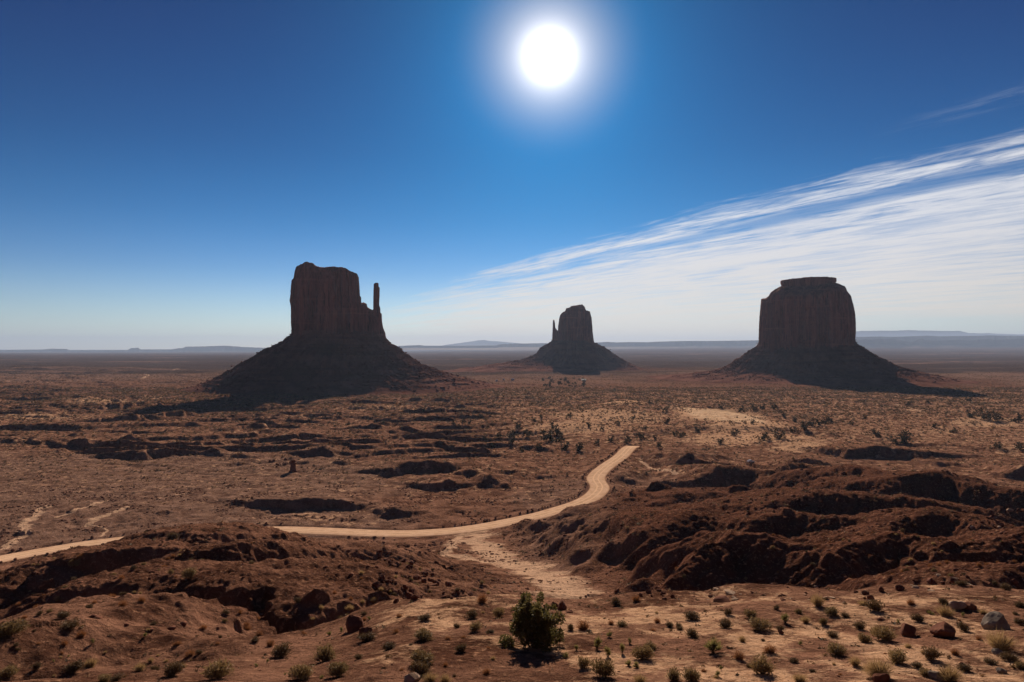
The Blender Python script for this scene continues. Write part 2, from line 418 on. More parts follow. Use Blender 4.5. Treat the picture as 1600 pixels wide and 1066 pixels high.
def march(px, py, dmin=15.0, dmax=4000.0, n=700):
    """ground point seen at a picture point (arrays)"""
    px = np.atleast_1d(np.asarray(px, float)); py = np.atleast_1d(np.asarray(py, float))
    Ds = np.geomspace(dmin, dmax, n)
    dirs = np.array([ray(a, b) for a, b in zip(px, py)])
    P = EYE[None, None, :] + dirs[:, None, :] * Ds[None, :, None]
    hh = H(P[..., 0].ravel(), P[..., 1].ravel()).reshape(P.shape[:2])
    below = P[..., 2] < hh
    i = np.argmax(below, axis=1); i = np.where(below.any(axis=1), i, n - 1); i = np.maximum(i, 1)
    r_ = np.arange(len(px))
    a = P[r_, i - 1, 2] - hh[r_, i - 1]; b = hh[r_, i] - P[r_, i, 2]
    f = np.clip(a / np.maximum(a + b, 1e-6), 0, 1)
    Dh = Ds[i - 1] * (1 - f) + Ds[i] * f
    Q = EYE + dirs * Dh[:, None]
    Q[:, 2] = H(Q[:, 0], Q[:, 1])
    return Q

# ------------------------------------------------------------------ meshes from arrays
def mesh_np(name, V, Fq, smooth=True):
    me = bpy.data.meshes.new(name)
    V = np.asarray(V, np.float32); Fq = np.asarray(Fq, np.int32)
    me.vertices.add(len(V)); me.vertices.foreach_set('co', V.ravel())
    k = Fq.shape[1]
    me.loops.add(Fq.size); me.loops.foreach_set('vertex_index', Fq.ravel())
    me.polygons.add(len(Fq))
    me.polygons.foreach_set('loop_start', np.arange(0, Fq.size, k, dtype=np.int32))
    me.polygons.foreach_set('loop_total', np.full(len(Fq), k, np.int32))
    if smooth: me.polygons.foreach_set('use_smooth', np.ones(len(Fq), bool))
    me.update(calc_edges=True)
    return me
def link(name, data, mat=None, parent=None, loc=None):
    o = bpy.data.objects.new(name, data)
    COL.objects.link(o)
    if mat is not None and data is not None:
        data.materials.clear(); data.materials.append(mat)
    if parent is not None: o.parent = parent
    if loc is not None: o.location = loc
    return o
def tag(o, label=None, cat=None, group=None, kind=None):
    for k, v in (('label', label), ('category', cat), ('group', group), ('kind', kind)):
        if v: o[k] = v
    return o
def grid_faces(nr, nc, wrap=False):
    i = np.arange(nr - 1)[:, None]; j = np.arange(nc if wrap else nc - 1)[None, :]
    j2 = (j + 1) % nc
    a = i * nc + j; b = i * nc + j2; c = (i + 1) * nc + j2; d = (i + 1) * nc + j
    return np.stack([a + 0 * j, b + 0 * j, c, d], -1).reshape(-1, 4)

# ------------------------------------------------------------------ materials
def new_mat(name):
    m_ = bpy.data.materials.new(name); m_.use_nodes = True
    nt = NT(m_.node_tree); nt.n.clear()
    out = nt.add('ShaderNodeOutputMaterial')
    return m_, nt, out
def principled(nt, out, col, rough=0.95, spec=0.15, normal=None):
    p = nt.add('ShaderNodeBsdfPrincipled')
    nt.put(p.inputs['Base Color'], col); nt.put(p.inputs['Roughness'], rough)
    nt.put(p.inputs['Specular IOR Level'], spec)
    if normal is not None: nt.put(p.inputs['Normal'], normal)
    nt.l.new(p.outputs[0], out.inputs['Surface'])
    return p
def bump(nt, h, strength, dist, prev=None):
    b = nt.add('ShaderNodeBump'); b.inputs['Strength'].default_value = strength; b.inputs['Distance'].default_value = dist
    nt.put(b.inputs['Height'], h)
    if prev is not None: nt.put(b.inputs['Normal'], prev)
    return b.outputs[0]

def ground_material():
    m_, nt, out = new_mat('desert_ground')
    pos = nt.add('ShaderNodeNewGeometry').outputs['Position']
    att = nt.add('ShaderNodeAttribute'); att.attribute_name = 'soil'
    cr = nt.add('ShaderNodeSeparateColor'); nt.put(cr.inputs[0], att.outputs['Color'])
    sand, grey, pale = cr.outputs; veg = att.outputs['Alpha']
    nbig = nt.noise(pos, 0.012, 6, 0.6, 0.3)
    nmid = nt.noise(pos, 0.11, 6, 0.62, 0.2)
    nfin = nt.noise(pos, 1.7, 6, 0.68)
    npeb = nt.noise(pos, 7.0, 4, 0.7)
    red = nt.mix(nt.ramp(nmid, 0.35, 0.65), (0.100, 0.046, 0.031), (0.290, 0.150, 0.102))
    gry = nt.mix(nt.ramp(nmid, 0.3, 0.7), (0.120, 0.064, 0.048), (0.300, 0.182, 0.136))
    gm = nt.m('ADD', grey, nt.m('MULTIPLY', nt.m('SUBTRACT', nbig, 0.5), 0.9), clamp=True)
    c = nt.mix(nt.ramp(gm, 0.3, 0.7), red, gry)
    sandc = nt.mix(nt.ramp(nfin, 0.35, 0.65), (0.48, 0.275, 0.170), (0.72, 0.46, 0.30))
    sv = nt.m('ADD', sand, nt.m('MULTIPLY', nt.m('SUBTRACT', nt.noise(pos, 0.16, 7, 0.75), 0.5), 3.0))
    c = nt.mix(nt.m('MULTIPLY', nt.ramp(sv, 0.38, 0.72), nt.ramp(sand, 0.02, 0.2)), c, sandc)
    c = nt.mix(nt.ramp(sand, 1.1, 1.9), c, nt.mix(nt.ramp(nmid, .3, .7), (0.74, 0.49, 0.31), (0.84, 0.60, 0.41)))
    pv = nt.m('ADD', pale, nt.m('MULTIPLY', nt.m('SUBTRACT', nt.noise(pos, 0.45, 6, 0.7), 0.5), 0.9))
    c = nt.mix(nt.m('MULTIPLY', nt.ramp(pv, 0.45, 0.75), nt.ramp(pale, 0.02, 0.2)), c, (0.60, 0.39, 0.27))
    c = nt.mix(nt.ramp(nt.m('ADD', veg, nt.m('ADD', nt.m('MULTIPLY', nt.m('SUBTRACT', nbig, .5), 1.0), nt.m('MULTIPLY', nt.m('SUBTRACT', nt.noise(nt.scalev(pos, (.35, 1, 1)), 0.0016, 6, .65), .5), 3.2))), .25, .85, 0, .97), c, (0.048, 0.032, 0.029))
    mar = nt.add('ShaderNodeAttribute'); mar.attribute_name = 'maroon'
    c = nt.mix(nt.m('MULTIPLY', mar.outputs['Fac'], nt.ramp(nmid, .25, .6, .65, 1.0)), c, nt.mix(nt.ramp(nmid, .3, .7), (0.055, 0.022, 0.015), (0.150, 0.064, 0.043)))
    # gravel: dark and light grains
    c = nt.mix(nt.ramp(nfin, 0.52, 0.68, 0, 0.65), c, (0.48, 0.265, 0.170))
    c = nt.mix(nt.ramp(npeb, 0.60, 0.72, 0, 0.5), c, (0.075, 0.035, 0.026))
    c = nt.mix(nt.ramp(nt.noise(pos, 3.3, 4, 0.7), 0.62, 0.7, 0, 0.6), c, (0.10, 0.045, 0.03))
    nr = bump(nt, nfin, 1.0, 0.7)
    nr = bump(nt, npeb, 0.9, 0.10, nr)
    nr = bump(nt, nmid, 0.8, 3.0, nr)
    principled(nt, out, c, 1.0, 0.0, nr)
    return m_
MAT_GROUND = ground_material()

def rock_material(name, a, b, streak=False, scale=1.0, bumpd=0.3, z_band=0.0):
    m_, nt, out = new_mat(name)
    tc = nt.add('ShaderNodeTexCoord'); pos = tc.outputs['Object']
    n1 = nt.noise(pos, 0.9 * scale, 6, 0.65)
    if streak:
        v = nt.scalev(pos, (1.0, 1.0, 0.06))
        n2 = nt.noise(v, 0.085 * scale, 7, 0.7, 0.3)
        n3 = nt.noise(v, 0.30 * scale, 6, 0.7, 0.2)
        c = nt.mix(nt.ramp(n2, 0.36, 0.66), a, b)
        c = nt.mix(nt.ramp(n3, 0.52, 0.66, 0, 0.85), c, tuple(x * 0.14 for x in a))
        bands = nt.noise(nt.scalev(pos, (0.1, 0.1, 3.0)), 0.05 * scale, 4, 0.6)
        c = nt.mix(nt.ramp(bands, 0.55, 0.7, 0, 0.35), c, tuple(x * 1.5 for x in b))
        nr = bump(nt, n3, 0.8, 3.0); nr = bump(nt, n1, 0.5, 0.8, nr)
    else:
        c = nt.mix(nt.ramp(n1, 0.35, 0.65), a, b)
        n3 = nt.noise(pos, 5.0 * scale, 5, 0.7)
        c = nt.mix(nt.ramp(n3, 0.56, 0.7, 0, 0.6), c, tuple(x * 0.45 for x in a))
        nr = bump(nt, n1, 0.7, bumpd); nr = bump(nt, n3, 0.6, bumpd * 0.2, nr)
    principled(nt, out, c, 1.0, 0.04, nr)
    return m_
# ------------------------------------------------------------------ soil masks (what the ground is made of, by place)
BLOBS_SAND = [(1125,651,66,9,1.6),(1165,668,80,10,1.1),(1230,688,70,9,.9),(950,655,110,13,1.0),(900,672,120,11,.8),(1150,685,110,14,.9),(1250,700,60,9,.9),(972,634,45,5,1.0),(830,660,80,14,.5),(640,641,170,7,.6),
 (480,652,90,9,.45),(1540,662,70,7,1.1),(1470,672,110,14,.55),(1590,700,60,12,.6),(1330,612,170,9,.4),(160,632,70,6,.85),(60,652,110,6,.7),(240,622,50,4,.5),(560,760,90,25,.25),(500,808,130,16,.45),
 (350,700,90,8,.35),(780,700,60,8,.35),(1080,628,40,5,.5),(1420,642,30,2,.7),(1040,695,50,8,.3)]
PALE_LINES = [([(8,857),(22,845),(40,832),(37,818),(52,808),(62,797),(78,790)],2.2),([(90,808),(118,796),(150,786),(165,783)],1.5),([(136,822),(150,812),(175,801),(200,792)],1.9),
 ([(158,838),(168,828),(160,824),(140,822)],.8),([(250,778),(285,772)],.8),([(735,826),(745,842),(765,858),(795,876),(840,896),(880,915),(905,930)],8.0),
 ([(720,836),(700,858),(730,872),(770,880)],3.5),([(1000,720),(1012,728),(1035,735),(1060,740)],1.5),([(188,582.6),(222,583)],9),([(224,591),(231,585)],9),([(264,584),(280,573.5)],12),([(1400,631),(1425,639),(1440,644)],4)]
def soil(x, y, z):
    r = np.hypot(x, y); D = np.maximum(y, 1); U = np.clip(x / D, -1.4, 1.4)
    px, py = valley_px(D, U)
    sand = np.zeros(x.shape); 
    for a, b, ra, rb, s in BLOBS_SAND:
        sand = np.maximum(sand, s * np.exp(-(((px - a) / ra) ** 2 + ((py - b) / rb) ** 2)))
    sand = np.maximum(sand, 3.0 * np.exp(-(((px - 1126 - (py - 651) * 1.5) / 56) ** 4 + ((py - 653 - (px - 1126) * .10) / 9.5) ** 4)) * (1 - .9 * sstep(.05, .35, fbm(x / 14, y / 14, 3, 19))))
    sand = sand * (y > 300)
    bench = sstep(70, 52, D + fbm(x / 6.0, y / 6.0, 3, 15) * 8) * sstep(-0.30, -0.10, U + fbm(x / 5.0, y / 5.0, 3, 16) * 0.14)
    sand = np.maximum(sand, (0.43 + 0.12 * sstep(.12, .4, U) * sstep(50, 36, D)) * bench)
    sand = np.maximum(sand, 0.27 * sstep(300, 420, D) * sstep(1500, 1000, D))
    sand = np.maximum(sand, 0.42 * sstep(-0.12, 0.02, U) * sstep(520, 640, D) * sstep(1700, 1200, D))
    grey = 0.25 + 0.45 * sstep(-0.05, -0.3, U) * sstep(260, 300, D) * sstep(620, 470, D) + 0.45 * sstep(1200, 2200, D)
    grey = np.maximum(grey, 0.55 * sstep(-0.1, 0.05, U) * sstep(0.33, 0.2, U) * sstep(150, 200, D) * sstep(520, 430, D))
    pale = np.zeros(x.shape)
    for P, wd in _PALE:
        d = polydist(x, y, P, wd * 5)[0] 
        d = d * (1 + 0.8 * perlin(x / (wd * 2.5), y / (wd * 2.5), 17))
        pale = np.maximum(pale, (1.25 if wd < 3 else 0.80) * np.exp(-(d / wd) ** 2))
    grey = grey * (1 - .9 * sstep(.12, .24, U) * sstep(75, 90, D) * sstep(430, 380, D))
    veg = 0.95 * sstep(1300, 3200, D)
    # outcrop lips catch pale dust near crests of small ledges
    return sand, np.clip(grey, 0, 1), pale, veg
_PALE = []
for pts, wd in PALE_LINES:
    Q = march([p[0] for p in pts], [p[1] for p in pts])
    jit = np.linspace(0, 1, len(Q))
    S = spline(Q, 6)
    S[:, 0] += perlin(np.arange(len(S)) * .6, np.zeros(len(S)), 3) * wd * 1.2
    _PALE.append((S, wd))

# ------------------------------------------------------------------ ground sheet
def build_ground():
    tans = np.linspace(-0.86, 0.86, int(1500 * QUAL))
    az = np.arctan(tans)
    rest = np.linspace(az[-1], 2 * pi + az[0], 150)[1:-1]
    az = np.concatenate([az, rest])
    rr = [0.0, 1.0]; r = 1.0
    while r < 48000:
        h = -np.interp(r, TD, TC) * 0.62 if r < 120 else 62.0
        dr = min(0.72 * r * r / (683.0 * h), 0.0042 * r)
        if r < 24: dr = 0.012 * r + .05
        if r > 14000: dr = 0.012 * r
        r += dr / QUAL; rr.append(r)
    rr = np.array(rr)
    R, A = np.meshgrid(rr, az, indexing='ij')
    x = (R * np.sin(A)).ravel(); y = (R * np.cos(A)).ravel()
    z = H(x, y)
    V = np.stack([x, y, z], -1)
    Fq = grid_faces(len(rr), len(az), wrap=True)[:, ::-1]
    print('ground verts', len(V))
    me = mesh_np('ground', V, Fq)
    s, g, p, vg = soil(x, y, z)
    a = me.color_attributes.new('soil', 'FLOAT_COLOR', 'POINT')
    colr = np.stack([s, g, p, vg], -1).astype(np.float32)
    a.data.foreach_set('color', colr.ravel())
    D_ = np.maximum(y, 1); U_ = np.clip(x / D_, -1.4, 1.4)
    mr = np.maximum(.95 * sstep(.08, .2, U_ + .06 * fbm(x / 30, y / 30, 3, 18)) * sstep(74, 88, D_) * sstep(440, 370, D_), .45 * sstep(-.06, -.18, U_) * sstep(58, 80, D_) * sstep(215, 170, D_))
    for bx, by, r1 in ((-381., 1500., 330.), (252., 2834., 480.), (817., 1920., 520.)):
        dd_ = np.hypot(x - bx, (y - by) * 1.25) * (1 + .35 * fbm(x / 90, y / 90, 3, 20))
        mr = np.maximum(mr, .55 * sstep(r1 * 1.15, r1 * .8, dd_))
    a = me.attributes.new('maroon', 'FLOAT', 'POINT'); a.data.foreach_set('value', mr.astype(np.float32))
    o = link('ground', me, MAT_GROUND)
    tag(o, kind='structure')
    return o
build_ground()

# ------------------------------------------------------------------ dirt track
def track_material():
    m_, nt, out = new_mat('graded_dirt')
    pos = nt.add('ShaderNodeNewGeometry').outputs['Position']
    uv = nt.add('ShaderNodeAttribute'); uv.attribute_name = 'across'
    n1 = nt.noise(pos, 0.25, 5, 0.6); n2 = nt.noise(pos, 2.2, 5, 0.7)
    c = nt.mix(nt.ramp(n1, 0.3, 0.7), (0.58, 0.365, 0.240), (0.74, 0.500, 0.350))
    c = nt.mix(nt.ramp(n2, 0.55, 0.75, 0, 0.4), c, (0.30, 0.165, 0.10))
    a = nt.sep(uv.outputs['Vector'])[0]
    rut = nt.m('ADD', nt.m('ABSOLUTE', a), nt.m('MULTIPLY', nt.m('SUBTRACT', n1, .5), .15))
    c = nt.mix(nt.m('MULTIPLY', nt.ramp(rut, 0.12, 0.2), nt.ramp(rut, 0.34, 0.26)), c, (0.78, 0.53, 0.35))
    c = nt.mix(nt.ramp(rut, 0.72, 1.0, 0, .85), c, (0.30, 0.155, 0.09))
    principled(nt, out, c, 1.0, 0.0, bump(nt, n2, 0.6, 0.15))
    return m_
def build_track():
    nx_ = 13; V = []; ac = []
    T = np.gradient(TRACK, axis=0)
    for k, (p, t_) in enumerate(zip(TRACK, T)):
        t_ = t_[:2] / np.linalg.norm(t_[:2]); nrm = np.array([t_[1], -t_[0]])
        for j in range(nx_):
            s = j / (nx_ - 1) * 2 - 1
            hw = TRACK_HW * (1.0 + 0.05 * perlin(np.array([k * .23]), np.array([3.1 + s * 2]), 4)[0])
            q = p[:2] + nrm * s * hw
            V.append((q[0], q[1], p[2] + 0.10 + 0.10 * (1 - s * s) - (0.45 if abs(s) > 0.99 else 0))); ac.append((s, 0, 0))
    me = mesh_np('track', V, grid_faces(len(TRACK), nx_))
    a = me.attributes.new('across', 'FLOAT_VECTOR', 'POINT'); a.data.foreach_set('vector', np.array(ac, np.float32).ravel())
    tag(link('dirt_road', me, track_material()), kind='structure')
build_track()

# ------------------------------------------------------------------ buttes
M_CLIFF = rock_material('red_sandstone_cliff', (0.150, 0.052, 0.038), (0.330, 0.128, 0.088), streak=True)
def talus_material():
    m_, nt, out = new_mat('talus_rubble')
    pos = nt.add('ShaderNodeNewGeometry').outputs['Position']
    n1 = nt.noise(pos, 0.02, 7, 0.65); n2 = nt.noise(pos, 0.16, 6, 0.7)
    zb = nt.noise(nt.scalev(pos, (0.12, 0.12, 2.2)), 0.045, 5, 0.6)
    c = nt.mix(nt.ramp(n1, 0.35, 0.65), (0.125, 0.054, 0.042), (0.260, 0.125, 0.092))
    c = nt.mix(nt.ramp(zb, 0.5, 0.66, 0, 0.55), c, (0.085, 0.034, 0.026))
    c = nt.mix(nt.ramp(n2, 0.58, 0.72, 0, 0.6), c, (0.20, 0.10, 0.065))
    c = nt.mix(nt.ramp(nt.noise(pos, .35, 4, .7), 0.6, 0.7, 0, 0.6), c, (0.055, 0.045, 0.030))
    nr = bump(nt, n2, 0.9, 4.0)
    principled(nt, out, c, 1.0, 0.0, nr)
    return m_
M_TALUS = talus_material()

REFPX = {1500.0: 529, 2834.0: 895, 1900.0: 1259}
def body(name, parent, D, left, right, top, depth, base_y, yoff=0.0, seed=1, n=420, nz=120, flute=1.0, exp=3.2, rimdrop=4.0):
    """one rock tower: outlines in picture points at distance D, with its own depth; left/right: [(px,py)] top to bottom, top: [(px,py)] left to right"""
    wx = lambda px: (px - 800) / F * D
    wz = lambda py: at(800, py, D)[2]
    lz = np.array([wz(p[1]) for p in left])[::-1]; lx = np.array([wx(p[0]) for p in left])[::-1]
    rz = np.array([wz(p[1]) for p in right])[::-1]; rx = np.array([wx(p[0]) for p in right])[::-1]
    tx = np.array([wx(p[0]) for p in top]); tz = np.array([wz(p[1]) for p in top])
    zb = wz(base_y) - 12
    th = np.linspace(0, 2 * pi, n, endpoint=False)
    ct = np.sign(np.cos(th)) * np.abs(np.cos(th)) ** (2 / exp); st = np.sign(np.sin(th)) * np.abs(np.sin(th)) ** (2 / exp)
    rows = []
    ztop_max = tz.max()
    xl_t = tx[0]; xr_t = tx[-1]
    # arc length parameter for the fluting
    arc = np.cumsum(np.hypot(np.gradient(ct * (xr_t - xl_t) / 2), np.gradient(st * depth / 2)))
    S = depth + (xr_t - xl_t)
    fr = th / (2 * pi)
    def ringnoise(z, sc, sz, sd):
        # periodic: sample on a circle
        R0 = S / sc / pi
        return fbm(np.cos(th) * R0 + 11.3 * sd + z / sz * .37, np.sin(th) * R0 + z / sz, 3, sd)
    jo = sstep(.62, .86, 1 - 2 * np.abs(perlin(np.cos(th) * S / 15 / pi + seed * 5.1, np.sin(th) * S / 15 / pi + seed, seed)))
    fl = ringnoise(0, 34, 1e9, seed); fl2 = ringnoise(0, 12, 1e9, seed + 3)
    for k in range(nz + 1):
        t_ = k / nz
        xt = (xl_t + xr_t) / 2 + ct * (xr_t - xl_t) / 2
        zt = np.interp(xt, tx, tz) - rimdrop * np.clip(1 - np.abs(ct), 0, 1) ** .6 * (1 + .5 * fl)
        z = zb + (zt - zb) * t_
        zm = zb + (ztop_max - zb) * t_
        xl = np.interp(z, lz, lx); xr = np.interp(z, rz, rx)
        cx = (xl + xr) / 2; hx = (xr - xl) / 2
        taper = 1 - 0.06 * t_ - 0.10 * sstep(.93, 1.0, t_)
        hy = depth / 2 * taper
        n3 = ringnoise(zm, 26, 60.0, seed + 7); n4 = ringnoise(zm, 9, 14.0, seed + 9)
        band = perlin(np.array([zm / 9.0]), np.array([seed * 1.7]), 2)[0]
        dsp = -flute * (5.0 * np.abs(fl) ** .8 + 1.8 * np.abs(fl2) + 3.2 * np.abs(n3) + 1.0 * n4 + 0.7 * band) + flute * 2.6 - flute * 4.5 * jo * sstep(-.35, .15, perlin(th * 5, np.full(n, zm / 45.0), seed + 2))
        nx2 = ct / np.maximum(hx, 1) ; ny2 = st / max(hy, 1); L = np.hypot(nx2, ny2) + 1e-9
        # keep the outline where it was seen, let the faces work freely
        onedge = np.abs(ct) ** 6
        x = cx + ct * hx + nx2 / L * dsp * (1 - 0.5 * onedge)
        y = D + yoff + st * hy + ny2 / L * dsp * 1.3
        rows.append(np.stack([x, y, z], -1))
    last = rows[-1]; cxm = (xl_t + xr_t) / 2
    def turn(P):
        Xc = (REFPX[D] - 800) / F * D; ph_ = math.atan(Xc / D); c_, s_ = cos(ph_), sin(ph_)
        dx = (P[:, 0] - Xc) * c_; dy = P[:, 1] - D
        return np.stack([Xc + dx * c_ + dy * s_, D - dx * s_ + dy * c_, P[:, 2]], -1)
    for s in (0.96, 0.9, 0.82, 0.74, 0.66, 0.58, 0.5, 0.42, 0.3, 0.15, 0.02):
        x = cxm + (last[:, 0] - cxm) * s; y = D + yoff + (last[:, 1] - D - yoff) * s
        z = np.interp(x, tx, tz) - (np.interp(last[:, 0], tx, tz) - last[:, 2]) * np.clip((s - .42) / .58, 0, 1) + fbm(x / 8, y / 8, 4, seed + 5) * 3.2
        rows.append(np.stack([x, y, z], -1))
    V = turn(np.concatenate(rows))
    me = mesh_np(name, V, grid_faces(len(rows), n, wrap=True), smooth=False)
    return link(name, me, M_CLIFF, parent)

def talus(name, parent, D, cxp, inner_w, inner_d, top_py, left, right, yoff=0.0, seed=1, front_reach=1.0, ledges=7.0):
    """rubble skirt: outline points on both sides; polar sheet round the tower"""
    cx = (cxp - 800) / F * D; cy = D + yoff
    ztop = at(800, top_py, D)[2]
    hwx = inner_w / 2 / F * D
    def prof(pts, sgn):
        s = np.array([abs((p[0] - cxp) / F * D) - hwx for p in pts]); z = np.array([at(800, p[1], D)[2] for p in pts])
        return s, z
    sl_, zl_ = prof(left, -1); sr_, zr_ = prof(right, 1)
    nth, nr = 900, 300
    th = np.linspace(0, 2 * pi, nth, endpoint=False)
    smax_ = max(sl_[-1], sr_[-1]) * 1.18
    q = np.linspace(0, 1, nr) ** 1.15
    TH, Q = np.meshgrid(th, q, indexing='xy')
    c_ = np.cos(TH); s_ = np.sin(TH)
    rin = 1 / np.sqrt((c_ / hwx) ** 2 + (s_ / (inner_d / 2)) ** 2)
    sd_ = Q * smax_
    wr = 0.5 + 0.5 * c_; wr = sstep(0.0, 1.0, wr)
    ext = 1.0 + (front_reach - 1.0) * np.abs(s_) ** 2
    stretch = 1 + 0.16 * fbm(c_ * 2.2 + seed, s_ * 2.2, 3, seed)* np.abs(s_)
    se = sd_ / ext / stretch
    z = np.interp(se, sl_, zl_) * (1 - wr) + np.interp(se, sr_, zr_) * wr
    lx_ = c_ * (rin + sd_); ly_ = s_ * (rin + sd_) + yoff
    ph_ = math.atan(cx / D); k_ = cos(ph_); j_ = sin(ph_)
    x = cx + lx_ * k_ * k_ + ly_ * j_; y = D - lx_ * k_ * j_ + ly_ * k_
    hgt = np.clip((z - 5) / 40, 0, 1)
    # radial gullies, rubble, ledges
    gul = fbm(c_ * 9 + seed * 3, s_ * 9, 3, seed + 2, ridged=True)
    z = z + hgt * (gul * 8.0 - 3.0) + (0.3 + hgt) * fbm(x / 14, y / 14, 4, seed + 4, .6) * 2.6 + hgt * fbm(x / 60, y / 60, 3, seed + 6) * 7
    jn = fbm(x / 90, y / 90, 3, seed + 8) * 5
    zt = terrace(z + jn, ledges, 5.0) - jn
    lw = 0.55 * sstep(-.1, .35, fbm(x / 70, y / 70, 3, seed + 12)) * sstep(3, 14, z)
    z = z * (1 - lw) + zt * lw + hgt * fbm(x / 28, y / 28, 4, seed + 14, .6, True) * 2.5
    inner = sstep(0.02, 0.0, Q)
    z = z + inner * 6
    # sink the rim below the valley floor
    g0 = H(x.ravel(), y.ravel()).reshape(x.shape)
    rim = sstep(0.86, 0.97, Q)
    z = z * (1 - rim) + (g0 - 3) * rim
    V = np.stack([x, y, z], -1).reshape(-1, 3)
    Fq = grid_faces(nr, nth, wrap=True)
    me = mesh_np(name, V, Fq, smooth=False)
    return link(name, me, M_TALUS, parent)

def empty(name, loc):
    o = bpy.data.objects.new(name, None); COL.objects.link(o); o.empty_display_size = 5
    # children keep world coordinates: the root stays at the origin of its parts
    o.location = (0, 0, 0); return o

# west: broad tower with a shoulder and a thin thumb
b1 = empty('sandstone_butte', None)
tag(b1, 'mitten shaped butte with broad tower and a thin spire on its right', 'butte')
D1 = 1500.0
body('main_tower', b1, D1, [(463,422.5),(460.8,430),(460,438),(457,441),(455.5,460),(454.3,472),(456.3,481),(456.3,505),(457.8,525),(457.8,545)],
     [(557,427.8),(560.6,434.5),(561.5,450),(562,463),(564,465),(564.5,473),(565,500),(566,545)],
     [(463,422.5),(466,420),(475,416.2),(478,414.2),(481.8,413.6),(486,414.6),(490,415),(492,417.5),(495.3,419.2),(505,420.5),(512,419.8),(518.6,418.6),(526,419.6),(535,420.2),(541,421.8),(544,424.5),(548.6,426.5),(557.6,428.2)], 118, 531, 0, seed=3, n=520, nz=150)
body('shoulder', b1, D1, [(552,472),(552,545)], [(584,484),(590,500),(594,520),(598,545)],
     [(552,470),(562,470.5),(564.5,473),(567,473.5),(568,472.6),(573,474),(574.2,480),(578,482),(581.7,484.2),(586,484)], 70, 531, 6, seed=11, n=300, nz=90, flute=.5)
body('thumb_spire', b1, D1, [(584.7,442),(584.3,452),(584,470),(583.9,484),(581,486),(580,520),(578,545)],
     [(592,441.5),(592.2,447),(594,448.5),(593.8,462),(593.2,476),(595,481),(595.4,488),(597.5,489.5),(598,502),(599.7,511),(601.6,516),(603.6,521),(604.6,532),(605,545)],
     [(584.7,442.4),(586.5,441.2),(589,441),(591.6,441.5),(592.2,443)], 24, 531, 2, seed=17, n=160, nz=110, flute=.3, exp=2.6, rimdrop=0.5)
talus('talus_slope', b1, D1, 529, 142, 150, 526,
      [(459,524),(455,528),(440,539),(425,547),(412,553),(400,560),(383,569),(370,578),(352,587),(340,592),(318,600),(300,605),(240,612)],
      [(601,528),(606,534),(612,540),(622,545),(634,555),(650,565),(662,573),(680,578),(690,582),(700,585),(715,589),(730,592),(748,596),(770,601),(800,606),(830,610)], 0, seed=5, front_reach=.72)

# east: the distant one with its thumb on the other side
b2 = empty('sandstone_butte', None)
tag(b2, 'smallest and farthest butte, thin spire on its left side, pale cloud behind', 'butte')
D2 = 2834.0
body('main_tower', b2, D2, [(878,489),(875,493),(873.6,498),(872.4,508),(871.5,520),(870,534),(869,545)],
     [(921.6,488),(923,493),(924,497),(925,508),(925.6,518),(927,530),(927.8,537),(928,545)],
     [(877,490.5),(880,488),(884,487),(884.6,482.4),(888,481.5),(891,481),(892,479),(900,478),(903,477.2),(910,476.6),(912,479),(913.6,480),(914.4,486),(918,486.4),(922.5,487.4)], 130, 541, 0, seed=23, n=380, nz=110)
body('thumb_spire', b2, D2, [(864,500.5),(863.6,508),(863,520),(862.6,534),(861,545)],
     [(866.2,500.5),(867,505),(867.6,512),(870,515.6),(872,517),(874,530),(874,545)],
     [(864,501.4),(865,500.2),(866,500.4),(866.4,502)], 30, 541, 4, seed=29, n=140, nz=90, flute=.25, exp=2.6, rimdrop=.5)
talus('talus_slope', b2, D2, 895, 62, 150, 536,
      [(862,536),(858,538),(852,542),(844,546),(840,551),(838,554),(832,557),(826,560),(812,564),(800,566),(780,569),(760,571),(740,574),(700,578)],
      [(927.6,536.4),(936,541),(943,545),(950,548),(958,554),(964,558),(974,563),(980,567),(992,572),(1000,575),(1010,578),(1040,580)], 0, seed=9, front_reach=.9, ledges=9.0)

# right: the broad single block with a flat cap
b3 = empty('sandstone_butte', None)
tag(b3, 'broad single block butte with a flat cap of rock and no spire', 'butte')
D3 = 1900.0
body('main_tower', b3, D3, [(1187.5,465),(1186.8,475),(1185.3,492.5),(1184.4,506),(1183.9,520),(1183.3,539),(1182,552)],
     [(1328,463.6),(1329.6,470.5),(1332,480),(1334.3,490),(1335,505),(1335,520),(1333.8,538),(1334.5,552)],
     [(1187.5,465),(1192,464.3),(1197.6,464),(1203,458),(1204.5,454),(1212,449.6),(1220,445.6),(1250,444),(1290,444),(1306.8,443.6),(1314,447),(1320,451),(1321.4,456.8),(1325,460),(1328,463.6)], 225, 546, 20, seed=31, n=640, nz=150, exp=2.7, flute=1.25, rimdrop=33.0)
body('cap_rock', b3, D3, [(1218.8,438),(1219.2,441),(1221,446),(1221,452)], [(1307,436.6),(1307.2,441),(1304.5,443),(1304.5,450)],
     [(1219,438.6),(1221,437.2),(1232,436.4),(1246,435.4),(1254,434.8),(1266,434),(1273,434.2),(1290,435),(1306.8,436)], 110, 442, 20, seed=37, n=300, nz=22, flute=.45, rimdrop=1.0)
talus('talus_slope', b3, D3, 1259, 150, 210, 540,
      [(1183,539),(1176,545),(1166,551.6),(1158,557),(1150,562),(1141,566.8),(1132,573),(1122,576.4),(1110,580),(1100,582),(1060,587),(1020,591),(985,593)],
      [(1333.8,538),(1340,542),(1347.5,544.8),(1356,551),(1364,555.8),(1377,563),(1389,569.5),(1402,574.5),(1416,577.8),(1444,584),(1480,590),(1530,595)], 20, seed=13, front_reach=.62, ledges=8.0)

